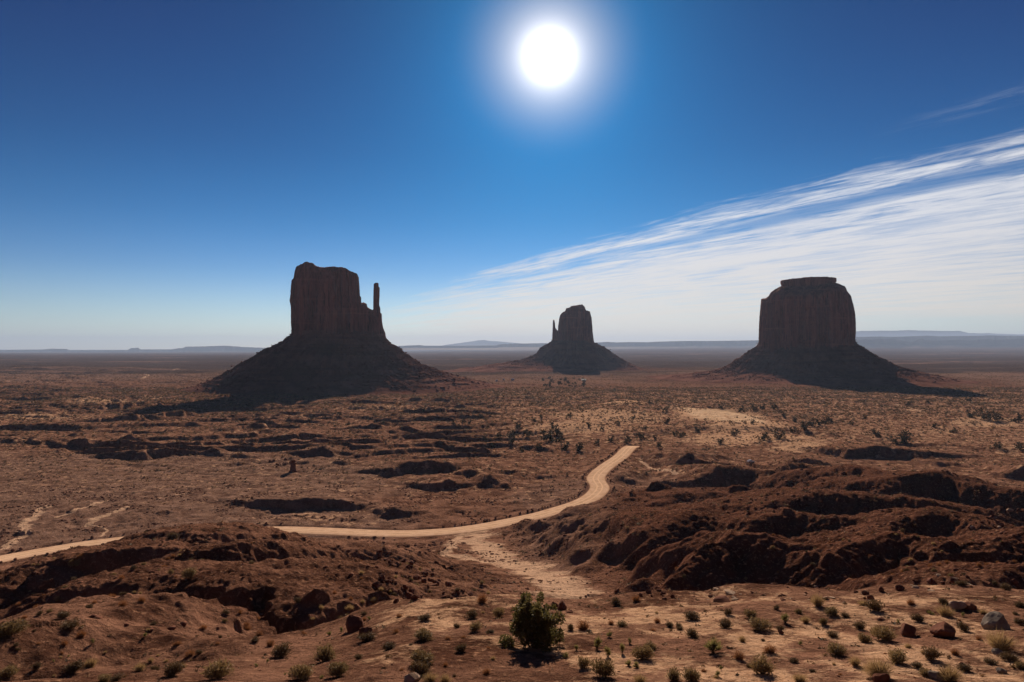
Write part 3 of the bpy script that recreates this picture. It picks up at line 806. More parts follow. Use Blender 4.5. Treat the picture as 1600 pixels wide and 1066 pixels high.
# ------------------------------------------------------------------ far mesas
M_MESA = rock_material('far_mesa_rock', (0.09, 0.045, 0.032), (0.15, 0.08, 0.055), scale=.002, bumpd=1)
def mesa(name, pts, D, base_py, thick, slope=1.6, seed=1):
    xs = np.array([p[0] for p in pts], float)
    n = max(40, int((xs[-1] - xs[0]) * 1.6)); px = np.linspace(xs[0], xs[-1], n)
    py = np.interp(px, xs, [p[1] for p in pts])
    x = (px - 800) / F * D
    zt = 85 + (545 - py) / F * D; zb = 85 + (545 - base_py) / F * D - 40
    cuts = [(-1.0, 0), (-.6, .25), (-.45, .42), (-.32, .5), (-.30, .95), (-.2, 1), (.2, .99), (.4, .9), (1.0, 0)]
    rows = []
    wob = fbm(px / 34.0, px * 0, 3, seed) * thick * .14
    wob2 = fbm(px / 7.0, px * 0 + 3, 2, seed + 1) * thick * .008
    endf = np.minimum(1, np.minimum(px - px[0], px[-1] - px) / 3.0 + 0.02)
    for a, hfrac in cuts:
        y = D + a * thick + (wob + wob2) * (1 if a < 0 else .3)
        rows.append(np.stack([x * (y / D), y, zb + (zt - zb) * hfrac * (endf ** .3 if hfrac > 0 else 1)], -1))
    V = np.concatenate(rows)
    me = mesh_np(name, V, grid_faces(len(rows), n), smooth=False)
    return tag(link(name, me, M_MESA), kind='structure')
mesa('mesa', [(-120,547),(0,546.8),(66,546.2),(79,545),(105,545.4),(108,547),(199.5,546.8),(205,544),(216.5,543.6),(219.5,546),(268,546),(278,544.4),(286,544),(290,541.8),(315,541.5),(340,540.6),(354,540.4),(380,542.3),(420,544),(520,546),(560,547)], 24000, 553, 2200, seed=1)
mesa('mesa', [(590,543),(619,541),(640,540),(656,539.4),(664,540.4),(720,540.3),(776,540),(779,538.6),(784,538),(790,537.4),(793,538.4),(797,537),(801,538),(804,536.8),(810,537.2),(855,536.4),(900,536.6),(930,535.6),(949,534.4),(962,535.2),(985,534.8),(1012,535),(1030,534),(1069,533),(1120,533),(1185,531.9),(1260,530),(1335,527)], 22000, 545, 1800, seed=2)
mesa('mesa', [(1180,532),(1260,529),(1335,526.8),(1375,526.3),(1395,526.8),(1450,525),(1470,526),(1506,525.3),(1530,525.2),(1544,524.4),(1570,525),(1600,525.3),(1700,525)], 20500, 540, 1500, seed=4)
mesa('mesa', [(1330,534),(1345,531),(1352,530),(1360,531),(1378,530),(1395,529.6),(1410,532.5),(1425,535),(1433,531),(1441,529),(1446,531.5),(1470,532.5),(1500,531),(1515,532.4),(1540,530),(1560,531),(1600,529),(1700,530)], 17500, 541, 700, seed=6)
mesa('hills', [(1320,520),(1345,517.6),(1375,517.2),(1400,517.2),(1420,516.2),(1445,517),(1475,517.6),(1500,517.4),(1512,520.6),(1530,521.5),(1545,521),(1560,522),(1600,523),(1700,526)], 40000, 530, 2500, seed=7)
mesa('hills', [(690,540),(720,536),(735,534),(747,532),(757,531.4),(763,532.6),(775,533.4),(800,535.5),(830,538)], 39000, 541, 2000, seed=8)
mesa('mesa', [(362,555.5),(368,553.5),(371,551.6),(374,553.2),(386,555)], 17000, 557, 500, seed=9)
# ------------------------------------------------------------------ plant and rock materials
def leaf_material(name, c1, c2, transl=0.3):
    m_, nt, out = new_mat(name)
    a = nt.add('ShaderNodeAttribute'); a.attribute_name = 'shade'
    oi = nt.add('ShaderNodeObjectInfo')
    f = nt.m('ADD', nt.m('MULTIPLY', a.outputs['Fac'], 0.75), nt.m('MULTIPLY', oi.outputs['Random'], 0.35), clamp=True)
    c = nt.mix(f, c1, c2)
    p = nt.add('ShaderNodeBsdfPrincipled'); nt.put(p.inputs['Base Color'], c); p.inputs['Roughness'].default_value = .75
    p.inputs['Specular IOR Level'].default_value = .2
    tr = nt.add('ShaderNodeBsdfTranslucent'); nt.put(tr.inputs['Color'], c)
    mx = nt.add('ShaderNodeMixShader'); mx.inputs[0].default_value = transl
    nt.l.new(p.outputs[0], mx.inputs[1]); nt.l.new(tr.outputs[0], mx.inputs[2]); nt.l.new(mx.outputs[0], out.inputs['Surface'])
    return m_
M_SAGE = leaf_material('sage_leaves', (0.100, 0.070, 0.034), (0.34, 0.235, 0.110))
M_DARK = leaf_material('dark_leaves', (0.065, 0.044, 0.025), (0.20, 0.130, 0.065), .2)
M_STRAW = leaf_material('straw_blades', (0.26, 0.165, 0.075), (0.46, 0.32, 0.16), .4)
M_RUST = leaf_material('rusty_twigs', (0.20, 0.085, 0.035), (0.38, 0.17, 0.07), .3)
M_YUCCA = leaf_material('yucca_leaves', (0.14, 0.135, 0.045), (0.34, 0.28, 0.11), .35)
M_JUNI = leaf_material('juniper_leaves', (0.050, 0.047, 0.018), (0.175, 0.145, 0.052), .4)
M_FARJ = leaf_material('far_juniper_leaves', (0.020, 0.022, 0.010), (0.060, 0.058, 0.026), .1)
M_SCRUB = leaf_material('scrub_leaves', (0.045, 0.034, 0.020), (0.30, 0.175, 0.085), .25)
M_BARK = rock_material('bark', (0.09, 0.065, 0.045), (0.17, 0.13, 0.10), scale=6.0, bumpd=.02)
M_TWIG = rock_material('dry_twigs', (0.11, 0.075, 0.045), (0.20, 0.14, 0.09), scale=6.0, bumpd=.02)
M_REDROCK = rock_material('red_boulder_rock', (0.115, 0.045, 0.032), (0.215, 0.095, 0.062), scale=1.6, bumpd=.08)
M_PALEROCK = rock_material('pale_boulder_rock', (0.30, 0.20, 0.14), (0.46, 0.33, 0.25), scale=1.6, bumpd=.08)
M_GREYROCK = rock_material('grey_boulder_rock', (0.17, 0.14, 0.12), (0.27, 0.23, 0.20), scale=1.6, bumpd=.08)

rs = np.random.RandomState(12)
def set_shade(me, vals):
    a = me.attributes.new('shade', 'FLOAT', 'POINT'); a.data.foreach_set('value', np.asarray(vals, np.float32))

def blades(n, spread, height, width, curve, start=0.0, rs=rs, lean=0.0, base=.05, segs=3, droop=.0):
    """n thin curved blades rising from a base; returns verts, quads, shade"""
    V = []; Q = []; S = []
    for k in range(n):
        a = rs.rand() * 2 * pi
        el = math.acos(1 - rs.rand() * (1 - math.cos(spread)))
        L = height * (0.55 + 0.45 * rs.rand()) * (1.0 - 0.25 * (el / (pi / 2)))
        d = np.array([sin(el) * cos(a), sin(el) * sin(a), cos(el)])
        side = np.cross(d, rs.randn(3)); side /= np.linalg.norm(side) + 1e-6
        b = np.array([rs.randn() * base, rs.randn() * base, 0])
        sh = rs.rand(); i0 = len(V)
        for j in range(segs):
            t_ = start + (1 - start) * j / (segs - 1)
            p = b + d * L * t_ + np.array([0, 0, curve * L * t_ * t_]) - np.array([0, 0, droop * L * t_ ** 3])
            w_ = width * (1 - 0.75 * j / (segs - 1)) * .5
            V.append(p - side * w_); V.append(p + side * w_); S += [sh, sh]
        for j in range(segs - 1):
            Q.append((i0 + 2 * j, i0 + 2 * j + 1, i0 + 2 * j + 3, i0 + 2 * j + 2))
    return V, Q, S
def leafcloud(n, centres, radii, size, rs=rs, flat=1.0):
    V = []; Q = []; S = []
    centres = np.array(centres); radii = np.array(radii)
    pr = radii ** 2 / (radii ** 2).sum()
    idx = rs.choice(len(centres), n, p=pr)
    for k in range(n):
        c = centres[idx[k]]; r_ = radii[idx[k]]
        d = rs.randn(3); d /= np.linalg.norm(d)
        p = c + d * r_ * (rs.rand() ** .45) * np.array([1, 1, flat])
        if p[2] < .02: p[2] = .02 + rs.rand() * .05
        ax = d + rs.randn(3) * .8; ax /= np.linalg.norm(ax)
        s1 = np.cross(ax, rs.randn(3)); s1 /= np.linalg.norm(s1)
        L = size * (0.6 + 0.8 * rs.rand()); i0 = len(V); sh = rs.rand()
        V += [p - s1 * L * .28, p + s1 * L * .28, p + ax * L + s1 * L * .08, p + ax * L - s1 * L * .08]
        Q.append((i0, i0 + 1, i0 + 2, i0 + 3)); S += [sh] * 4
    return V, Q, S
def tubes(paths, sides=5):
    V = []; Q = []
    for pts, r0, r1 in paths:
        pts = np.array(pts, float); n = len(pts); i0 = len(V)
        for k, p in enumerate(pts):
            d = pts[min(k + 1, n - 1)] - pts[max(k - 1, 0)]; d /= np.linalg.norm(d) + 1e-9
            a = np.cross(d, [0.3, 0.9, 0.1]); a /= np.linalg.norm(a) + 1e-9; b = np.cross(d, a)
            r_ = r0 + (r1 - r0) * k / (n - 1)
            for j in range(sides):
                q = 2 * pi * j / sides
                V.append(p + (a * cos(q) + b * sin(q)) * r_)
        for k in range(n - 1):
            for j in range(sides):
                Q.append((i0 + k * sides + j, i0 + k * sides + (j + 1) % sides, i0 + (k + 1) * sides + (j + 1) % sides, i0 + (k + 1) * sides + j))
    return V, Q
def wiggle(a, b, n, amp, rs=rs):
    a = np.array(a, float); b = np.array(b, float); out = []
    for k in range(n):
        t_ = k / (n - 1); out.append(a + (b - a) * t_ + (rs.randn(3) * amp * (t_ * (1.3 - t_)) if k else 0))
    return out

def foliage_mesh(name, parts, mat):
    V = []; Q = []; S = []
    for v, q, s in parts:
        o = len(V); V += list(v); Q += [tuple(i + o for i in f) for f in q]; S += list(s)
    me = mesh_np(name, np.array(V), np.array(Q), smooth=False); set_shade(me, S); me.materials.append(mat); return me

# every bush prototype is about 1 m wide and 0.75 m tall: (foliage mesh, stem mesh)
def proto_bush(kind, seed):
    r_ = np.random.RandomState(seed)
    mat = {'sage': M_SAGE, 'dark': M_DARK, 'straw': M_STRAW, 'rust': M_RUST, 'yucca': M_YUCCA}[kind]
    stems = tubes([(wiggle((0, 0, -.05), (.36 * cos(a) * q, .36 * sin(a) * q, .25 + .3 * r_.rand()), 4, .02, r_), .016, .005) for a, q in [(r_.rand() * 6.28, .3 + .7 * r_.rand()) for _ in range(14)]], 4)
    if kind in ('sage', 'dark'):
        cs = [(0, 0, .30)]; rr_ = [.30]
        for k in range(9):
            a = r_.rand() * 6.28; q = .12 + .22 * r_.rand()
            cs.append((q * cos(a), q * sin(a), .2 + .28 * r_.rand())); rr_.append(.14 + .10 * r_.rand())
        f = [leafcloud(620, cs, rr_, .075, r_, .85), blades(380, 1.15, .72, .016, .05, .35, r_, base=.08)]
    elif kind == 'straw':
        f = [blades(620, 1.0, .78, .014, .1, .0, r_, base=.07, droop=.2)]
    elif kind == 'rust':
        f = [blades(430, 1.35, .62, .014, .15, .1, r_, base=.07), leafcloud(300, [(0, 0, .25), (.15, .1, .2), (-.15, -.05, .22)], [.3, .22, .22], .05, r_, .8)]
    else:
        f = []
        for k in range(5):
            a = r_.rand() * 6.28; q = .02 + .3 * r_.rand(); hh = .1 + .35 * r_.rand()
            v, qd, s = blades(60, 1.45, .42, .035, .1, 0, r_, base=.02)
            f.append(([p + np.array([q * cos(a), q * sin(a), hh]) for p in v], qd, s))
    fm = foliage_mesh(kind + '_foliage', f, mat)
    sm = mesh_np(kind + '_stems', np.array(stems[0]), np.array(stems[1])); sm.materials.append(M_TWIG)
    return fm, sm
BUSH = {k: [proto_bush(k, 100 + 7 * i + j) for j in range(4)] for i, k in enumerate(['sage', 'dark', 'straw', 'rust', 'yucca'])}
KNAME = {'sage': 'sage_bush', 'dark': 'desert_shrub', 'straw': 'bunch_grass', 'rust': 'dry_bush', 'yucca': 'yucca'}
KLOOK = {'sage': 'rounded olive sage bush', 'dark': 'dark brown twiggy shrub', 'straw': 'pale straw coloured grass tuft', 'rust': 'rusty orange dry bush', 'yucca': 'spiky yellow green yucca'}
def put_bush(kind, p, width, tall=1.0, simple=False, var=None):
    fm, sm = BUSH[kind][rs.randint(4) if var is None else var]
    root = bpy.data.objects.new(KNAME[kind], None); COL.objects.link(root); root.empty_display_size = .3
    root.location = p; root.scale = (width * rs.uniform(.85, 1.15), width * rs.uniform(.8, 1.1), width * tall * rs.uniform(.7, 1.2)); root.rotation_euler = (rs.randn() * .1, rs.randn() * .1, rs.rand() * 6.28)
    f = bpy.data.objects.new('foliage', fm); COL.objects.link(f); f.parent = root
    if not simple:
        s = bpy.data.objects.new('stems', sm); COL.objects.link(s); s.parent = root
    return root

# ------------------------------------------------------------------ bushes one can point at: (px, py of the base, width in px, kind)
FG = [(662,1000,34,'sage'),(619,989,15,'rust'),(572,1001,27,'dark'),(606,1015,24,'dark'),(660,1037,42,'sage'),(657,1053,30,'dark'),(672,1064,26,'straw'),(535,1047,22,'sage'),
(721,1018,20,'dark'),(761,1053,16,'rust'),(744,986,20,'sage'),(739,966,18,'dark'),(714,981,12,'dark'),(766,988,12,'dark'),(781,964,20,'sage'),(753,942,22,'rust'),(911,983,24,'rust'),(891,984,14,'dark'),(955,976,13,'rust'),
(972,979,18,'sage'),(952,996,12,'yucca'),(883,1028,13,'yucca'),(901,1016,10,'yucca'),(933,1015,22,'yucca'),(913,1043,26,'sage'),(943,1057,37,'sage'),(950,1026,16,'yucca'),(972,1020,14,'yucca'),(982,1040,14,'yucca'),(994,1043,14,'yucca'),
(1006,1030,32,'sage'),(1016,1013,20,'sage'),(984,1005,9,'yucca'),(1046,979,13,'dark'),(1062,984,12,'dark'),(1051,1063,26,'sage'),(1000,1067,24,'straw'),(695,1066,26,'straw'),(624,964,13,'rust'),(663,969,22,'dark'),(962,946,20,'dark'),(994,939,17,'rust'),
(1080,968,25,'dark'),(1133,981,20,'dark'),(1139,961,17,'dark'),(1173,966,20,'sage'),(1187,984,37,'sage'),(1227,973,22,'yucca'),(1219,984,14,'dark'),(1247,959,12,'sage'),(1259,973,16,'straw'),(1214,952,10,'dark'),(1278,947,25,'straw'),(1300,961,25,'sage'),
(1320,964,15,'dark'),(1286,976,17,'sage'),(1365,954,24,'dark'),(1349,946,17,'straw'),(1343,983,18,'dark'),(1350,1003,20,'sage'),(1379,1000,42,'sage'),(1301,996,20,'dark'),(1308,1023,36,'sage'),(1337,1040,20,'straw'),(1203,1020,27,'rust'),(1154,1030,22,'rust'),
(1192,1053,35,'sage'),(1114,1020,40,'yucca'),(1080,996,24,'dark'),(1060,979,11,'dark'),(1080,1064,30,'sage'),(1249,1065,24,'straw'),(1477,963,25,'straw'),(1435,971,18,'dark'),(1473,944,17,'dark'),(1536,959,15,'straw'),(1507,986,20,'dark'),
(1595,976,17,'dark'),(1458,1030,27,'dark'),(1402,1035,32,'sage'),(1433,1043,20,'dark'),(1446,1057,17,'sage'),(1375,1057,47,'straw'),(1492,1023,16,'rust'),(1507,1048,20,'dark'),(1563,1016,44,'straw'),(1577,1032,27,'dark'),(1549,1038,20,'dark'),(1485,1064,44,'straw'),
(1593,1045,20,'sage'),(1502,915,17,'dark'),(1571,922,17,'dark'),(1423,944,17,'rust'),(1595,949,14,'dark'),(506,1033,34,'sage'),(471,1060,38,'sage'),(528,1057,32,'sage'),(341,1060,42,'sage'),(273,1055,36,'dark'),(241,1047,16,'dark'),(219,1048,20,'straw'),
(116,1050,28,'dark'),(142,1043,20,'straw'),(162,1065,22,'sage'),(182,1064,18,'dark'),(14,1057,28,'sage'),(57,1045,14,'dark'),(101,1008,12,'rust'),(14,993,50,'sage'),(110,983,26,'dark'),(100,966,20,'dark'),(128,995,16,'rust'),(353,959,12,'dark'),(375,959,10,'rust'),
(402,968,12,'rust'),(385,979,12,'rust'),(405,993,17,'rust'),(398,1003,15,'dark'),(422,1010,17,'rust'),(439,1026,30,'dark'),(297,902,24,'sage'),(270,844,20,'dark'),(466,942,13,'dark'),(125,875,14,'rust'),(116,885,15,'sage'),(262,875,10,'rust'),(307,873,10,'rust'),
(208,890,11,'dark'),(297,1025,20,'rust'),(312,1021,12,'dark'),(277,1008,14,'rust'),(560,1030,14,'dark'),(700,1000,12,'rust'),(1160,1003,14,'straw'),(1240,1035,15,'dark'),(1100,1050,13,'rust'),(1270,1050,12,'dark'),(1420,1012,13,'straw'),(1530,1000,12,'rust')]
ORD = ['nearest', 'second', 'third', 'fourth', 'fifth', 'sixth', 'seventh', 'eighth', 'ninth', 'tenth', 'eleventh', 'twelfth', 'thirteenth', 'fourteenth', 'fifteenth', 'sixteenth', 'seventeenth', 'eighteenth', 'nineteenth', 'twentieth']
def row_of(px, py):
    if py >= 1049: return 'along the bottom edge'
    if py >= 1016: return 'in the front row'
    if py >= 988: return 'in the middle row'
    if py >= 958: return 'in the back row'
    return 'on the broken rim'
Q = march([f[0] for f in FG], [f[1] for f in FG], dmax=400)
rows = {}
for i, (px, py, wpx, k) in enumerate(FG):
    rows.setdefault((row_of(px, py), px > 836, k), []).append((abs(px - 836), i))
lab = {}
for (rw, right, k), lst in rows.items():
    lst.sort()
    side = 'right' if right else 'left'
    for n_, (_, i) in enumerate(lst):
        lab[i] = f"{KLOOK[k]}, {ORD[n_]} to the {side} of the juniper {rw}"
for i, ((px, py, wpx, k), p) in enumerate(zip(FG, Q)):
    wd = wpx * 1.12 / F * p[1]
    o = put_bush(k, (p[0], p[1], p[2] - 0.03), wd, {'sage': .95, 'dark': .9, 'straw': 1.0, 'rust': 1.0, 'yucca': 1.15}[k])
    tag(o, lab[i], {'straw': 'grass', 'yucca': 'yucca'}.get(k, 'shrub'), 'scrub scattered over the sandy foreground')

re_ = np.random.RandomState(77)
ex = re_.uniform(5, 1595, 190); ey = re_.uniform(940, 1062, 190)
ok = np.array([all(hypot(a - f[0], (b - f[1]) * 1.6) > 20 for f in FG) and abs(a - 836) > 45 and (a > 560 or b > 985 or re_.rand() < .3) for a, b in zip(ex, ey)])
ex, ey = ex[ok][:72], ey[ok][:72]
for a, b, p in zip(ex, ey, march(ex, ey, dmax=300)):
    k = ['straw', 'rust', 'dark', 'straw', 'yucca', 'rust'][re_.randint(6)]
    side = 'left' if a < 836 else 'right'
    o = put_bush(k, (p[0], p[1], p[2] - .03), re_.uniform(6, 13) / F * p[1], 1.0, simple=True)
    tag(o, f"little {KLOOK[k].split(' ', 1)[1]} filling in between larger bushes {side} of the juniper", {'straw': 'grass', 'yucca': 'yucca'}.get(k, 'shrub'), f'little {k} plants between the bushes {side} of the juniper')
# ------------------------------------------------------------------ junipers
def juniper(name, seed, Hh, Wd, leaves, leafsize, lobes, mat=None):
    r_ = np.random.RandomState(seed)
    paths = []; cs = []; rr_ = []
    for k in range(lobes):
        a = 2 * pi * k / lobes + r_.rand() * .6; q = Wd * (.12 + .30 * r_.rand()); hz = Hh * (.16 + .64 * ((k * .618) % 1))
        e_ = np.array([q * cos(a), q * sin(a), hz])
        paths.append((wiggle((r_.randn() * .04, r_.randn() * .04, -.15), e_, 6, .06 * Hh * .5, r_), .055 * Hh * .4, .012 * Hh))
        for j in range(5):
            c = e_ + np.array([r_.randn() * .13 * Wd, r_.randn() * .13 * Wd, (r_.rand() - .55) * .38 * Hh])
            c[2] = min(max(c[2], .08 * Hh), .93 * Hh); cs.append(c); rr_.append((.055 + .075 * r_.rand()) * (Wd + Hh) * .5)
            paths.append((wiggle(e_ * (.3 + .5 * r_.rand()), c, 4, .03 * Hh, r_), .012 * Hh, .004 * Hh))
        for j in range(3):
            c = e_ + np.array([r_.randn() * .06 * Wd, r_.randn() * .06 * Wd, (.06 + .10 * r_.rand()) * Hh]); cs.append(c); rr_.append(.05 * (Wd + Hh) * .5)
    fm = foliage_mesh(name + '_crown', [leafcloud(leaves, cs, rr_, leafsize, r_)], mat or M_JUNI)
    tv, tq = tubes(paths, 6)
    tm = mesh_np(name + '_trunk', np.array(tv), np.array(tq)); tm.materials.append(M_BARK)
    return fm, tm
def put_tree(proto, p, s, rz, label, group=None, name='juniper_tree', simple=False):
    root = bpy.data.objects.new(name, None); COL.objects.link(root); root.location = p; root.scale = (s, s, s); root.rotation_euler = (0, 0, rz)
    c = bpy.data.objects.new('crown', proto[0]); COL.objects.link(c); c.parent = root
    if not simple:
        t_ = bpy.data.objects.new('trunk', proto[1]); COL.objects.link(t_); t_.parent = root
    tag(root, label, 'tree', group); return root
jp = march([836], [1012])[0]
JH = 84.0 / F * jp[1]
put_tree(juniper('juniper', 5, JH, JH * .90, 11500, .048 * JH, 15), (jp[0], jp[1], jp[2] - .05), 1, 0.4, 'large dark green juniper standing alone in the middle of the foreground')
FARJ = [juniper('juniper', 20 + k, 1.0, 1.15, 520, .11, 6, M_FARJ) for k in range(4)]
MIDJ = [(810,671,10),(824,683,12),(799,684,11),(800,693,9),(758,688,8),(780,683,8),(854,691,17),(869,680,15),(905,704,12),(884,703,12),(877,690,11),(846,654,6),(834,659,7),(933,695,8),(955,690,9),(980,692,9),(1001,686,10),(1023,687,7),(941,673,6),(920,667,7),
(751,652,6),(734,662,6),(724,661,6),(709,664,6),(662,645,6),(1009,671,6),(1040,644,7),(1016,632,6),(1043,662,9),(1056,681,8),(1067,683,8),(1126,640,8),(1158,645,9),(1178,642,9),(1192,640,8),(1210,640,8),(1257,672,13),(1268,665,11),(1279,664,9),(1289,662,9),(1297,661,9),
(1195,688,12),(1217,685,14),(1149,681,10),(1126,693,8),(1413,692,18),(1397,693,11),(1369,682,11),(1516,652,10),(1539,655,15),(1556,656,12),(1590,660,12),(1514,627,8),(1418,634,6),(1450,631,6),(1242,660,8),(1225,652,8),(1090,676,8),(965,664,6),(990,655,6),
(890,652,7),(863,664,6),(815,706,7),(770,700,7),(842,702,9),(1030,700,8),(1330,664,6),(1352,655,6),(1460,668,7),(1490,676,8),(1560,700,9),(1596,704,12),(1240,676,9),(1176,662,6),(600,662,5),(530,650,6),(545,664,5),(486,655,5)]
Q = march([f[0] for f in MIDJ], [f[1] for f in MIDJ], 200, 3000)
for (px, py, wpx), p in zip(MIDJ, Q):
    s = wpx * 1.15 / F * p[1]
    if px < 740: where = 'among pale scrub before the broad mitten butte'
    elif px < 1050 and py > 668: where = 'on the sandy hummocks just beyond the end of the dirt road'
    elif px < 1050: where = 'on the valley floor before the smallest butte'
    elif px < 1320: where = 'around the pale sand dune'
    else: where = 'on the valley floor before the flat capped butte'
    put_tree(FARJ[rs.randint(4)], (p[0], p[1], p[2] - .1), s, rs.rand() * 6.28, 'small dark juniper ' + where, 'junipers dotted over the valley ' + where)
rj = np.random.RandomState(4)
gx = rj.uniform(848, 914, 46); gy = rj.uniform(591, 607, 46)
Q = np.array([px_at_z(a, b, -85) for a, b in zip(gx, gy)]); Q[:, 2] = H(Q[:, 0], Q[:, 1])
for p in Q:
    put_tree(FARJ[rs.randint(4)], tuple(p), (2.6 + 2.4 * rs.rand()) / F * p[1], rs.rand() * 6.28, 'tiny tree in the far grove below the smallest butte', 'grove of trees below the smallest butte', simple=True)

# ------------------------------------------------------------------ rocks
def rock_mesh(name, seed, mat, flat=.7, planes=16, sub=3, rough=.05):
    import bmesh
    r_ = np.random.RandomState(seed)
    bm = bmesh.new(); bmesh.ops.create_icosphere(bm, subdivisions=sub, radius=1.0)
    co = np.array([v.co[:] for v in bm.verts])
    nrm = r_.randn(planes, 3); nrm /= np.linalg.norm(nrm, axis=1)[:, None]
    h_ = .62 + .3 * r_.rand(planes)
    dt = co @ nrm.T
    rad = np.where(dt > .05, h_[None, :] / np.maximum(dt, .05), 9).min(axis=1)
    rad = np.minimum(rad, 1.05) * (1 + rough * fbm(co[:, 0] * 3 + seed, co[:, 1] * 3 + co[:, 2] * 2.2, 3, seed))
    co = co * rad[:, None] * np.array([.5, .5 * (.7 + .3 * r_.rand()), .5 * flat])
    for v, c in zip(bm.verts, co): v.co = c
    me = bpy.data.meshes.new(name); bm.to_mesh(me); bm.free(); me.materials.append(mat)
    return me
RR = [rock_mesh('red_rock', 40 + k, M_REDROCK, .75) for k in range(6)]
RS = [rock_mesh('slab_rock', 60 + k, M_REDROCK, .28, 22) for k in range(4)]
RP = [rock_mesh('pale_rock', 70 + k, M_PALEROCK, .6) for k in range(3)]
RPS = [rock_mesh('pale_slab', 75 + k, M_PALEROCK, .24, 22) for k in range(3)]
RG = [rock_mesh('grey_rock', 80 + k, M_GREYROCK, .75, 22) for k in range(3)]
def put_rock(me, p, w_, label, group=None, name='boulder', hz=1.0, tilt=.25, rz=None, sink=.28):
    o = bpy.data.objects.new(name, me); COL.objects.link(o)
    o.scale = (w_, w_, w_ * hz); o.rotation_euler = (rs.randn() * tilt, rs.randn() * tilt, rs.rand() * 6.28 if rz is None else rz)
    hh = (max(v[2] for v in me_bb(me)) ) * w_ * hz
    o.location = (p[0], p[1], p[2] + hh * (1 - 2 * sink) )
    tag(o, label, 'rock', group); return o
_bb = {}
def me_bb(me):
    if me.name not in _bb:
        co = np.empty(len(me.vertices) * 3, np.float32); me.vertices.foreach_get('co', co); co = co.reshape(-1, 3)
        _bb[me.name] = [co.min(0), co.max(0)]
    return _bb[me.name]
HAND = [(1495,949,23,RP[0],'pale pinkish boulder behind the scrub, beside a smaller red one'),(1515,951,19,RR[0],'reddish boulder touching the right side of the pale pinkish one'),
(1556,982,42,RG[0],'big cracked grey boulder, the largest rock on the foreground slope'),(1419,992,27,RR[1],'dark red rounded boulder with a clear shadow, between two olive bushes'),
(1476,993,34,RR[2],'broad low dark red boulder between the round red one and the big grey one'),(1376,969,15,RS[0],'small flat red slab lying behind the large olive bush'),
(1566,1051,14,RG[1],'small dark stone at the bottom right among straw coloured grass'),(1462,1062,22,RG[2],'grey stone half sunk in sand at the bottom edge'),
(1378,1064,24,RR[3],'red stone at the bottom edge in front of pale grass'),(645,1062,24,RP[1],'pale orange stone at the bottom edge beside a dark bush'),
(878,952,22,RR[4],'dark red block at the rim behind the juniper, largest of its pile'),(866,950,15,RR[5],'small red block on the left of the pile behind the juniper'),
(890,957,14,RS[1],'tilted red block on the right of the pile behind the juniper'),(1558,1022,16,RG[1],'small grey stone inside the wide straw coloured bush'),
(552,985,38,RR[5],'large dark red block standing on the rim left of the scrub'),(570,990,20,RR[0],'smaller red block leaning against the large one on the rim'),
(1130,940,26,RS[2],'flat red ledge stone on the rim right of the juniper'),(1142,927,24,RPS[0],'pale flat ledge stone behind the red one on the rim'),
(1220,990,9,RR[1],'fist sized dark stone near the large olive bush'),(1503,1040,9,RR[2],'little red stone beside bottom right scrub')]
Q = march([f[0] for f in HAND], [f[1] for f in HAND], dmax=300)
for (px, py, wpx, me, lb), p in zip(HAND, Q):
    put_rock(me, p, wpx * 1.15 / F * p[1], lb, 'boulders on the foreground rim', tilt=.1)
# fallen blocks in the gully on the left of the middle
def cluster(n, poly, smin_, smax_, lib, label, group, seed, name='boulder', dmax=600):
    r_ = np.random.RandomState(seed); P = np.array(poly, float)
    k = r_.randint(0, len(P) - 1, n); t_ = r_.rand(n)[:, None]
    c = P[k] * (1 - t_) + P[k + 1] * t_
    px = c[:, 0] + r_.randn(n) * c[:, 2]; py = c[:, 1] + r_.randn(n) * c[:, 2] * .38
    Q_ = march(px, py, dmax=dmax)
    for p in Q_:
        w_ = (smin_ + (smax_ - smin_) * r_.rand() ** 2.2) / F * p[1]
        put_rock(lib[r_.randint(len(lib))], p, w_, label, group, name, tilt=.3)
cluster(56, [(592,868,12),(640,890,14),(690,915,14),(722,935,8)], 6, 17, RR + RS, 'dark red fallen block in the rubble gully left of the pale wash', 'fallen blocks in the gully left of the wash', 1)
cluster(26, [(598,905,9),(652,945,14)], 6, 18, RR, 'dark red angular block on the rim slope above the left scrub', 'blocks on the rim slope above the scrub', 2)
cluster(34, [(1080,925,18),(1200,930,20),(1300,936,20)], 5, 15, RS + RPS, 'flat stone ledge on the rim before the dark badland slopes', 'flat ledge stones along the right rim', 3, 'rock_slab')
cluster(34, [(1330,930,16),(1420,915,20),(1480,905,20),(1580,912,20)], 5, 18, RS + RPS + RR, 'broken stone on the rim at the right, below the dark badlands', 'broken stones along the far right rim', 4)
cluster(24, [(1520,820,20),(1580,800,24)], 4, 13, RR + RP, 'reddish block strewn on the upper right badland slope', 'blocks on the upper right badland slope', 5)
cluster(20, [(880,925,10),(1010,930,16),(1050,925,10)], 5, 12, RS + RR, 'flat red stone on the rim above the dark gully', 'flat stones on the rim above the dark gully', 6, 'rock_slab')
cluster(16, [(390,860,8),(372,905,10),(480,870,14)], 3, 8, RS + RPS, 'thin pale ledge stone on the left ridge top', 'ledge stones on the left ridge', 8, 'rock_slab')
cluster(16, [(425,722,8),(456,728,8)], 4, 10, RR + RS, 'dark ledge block heaped beside the freestanding rock pillar', 'ledge blocks around the rock pillar', 9, dmax=900)
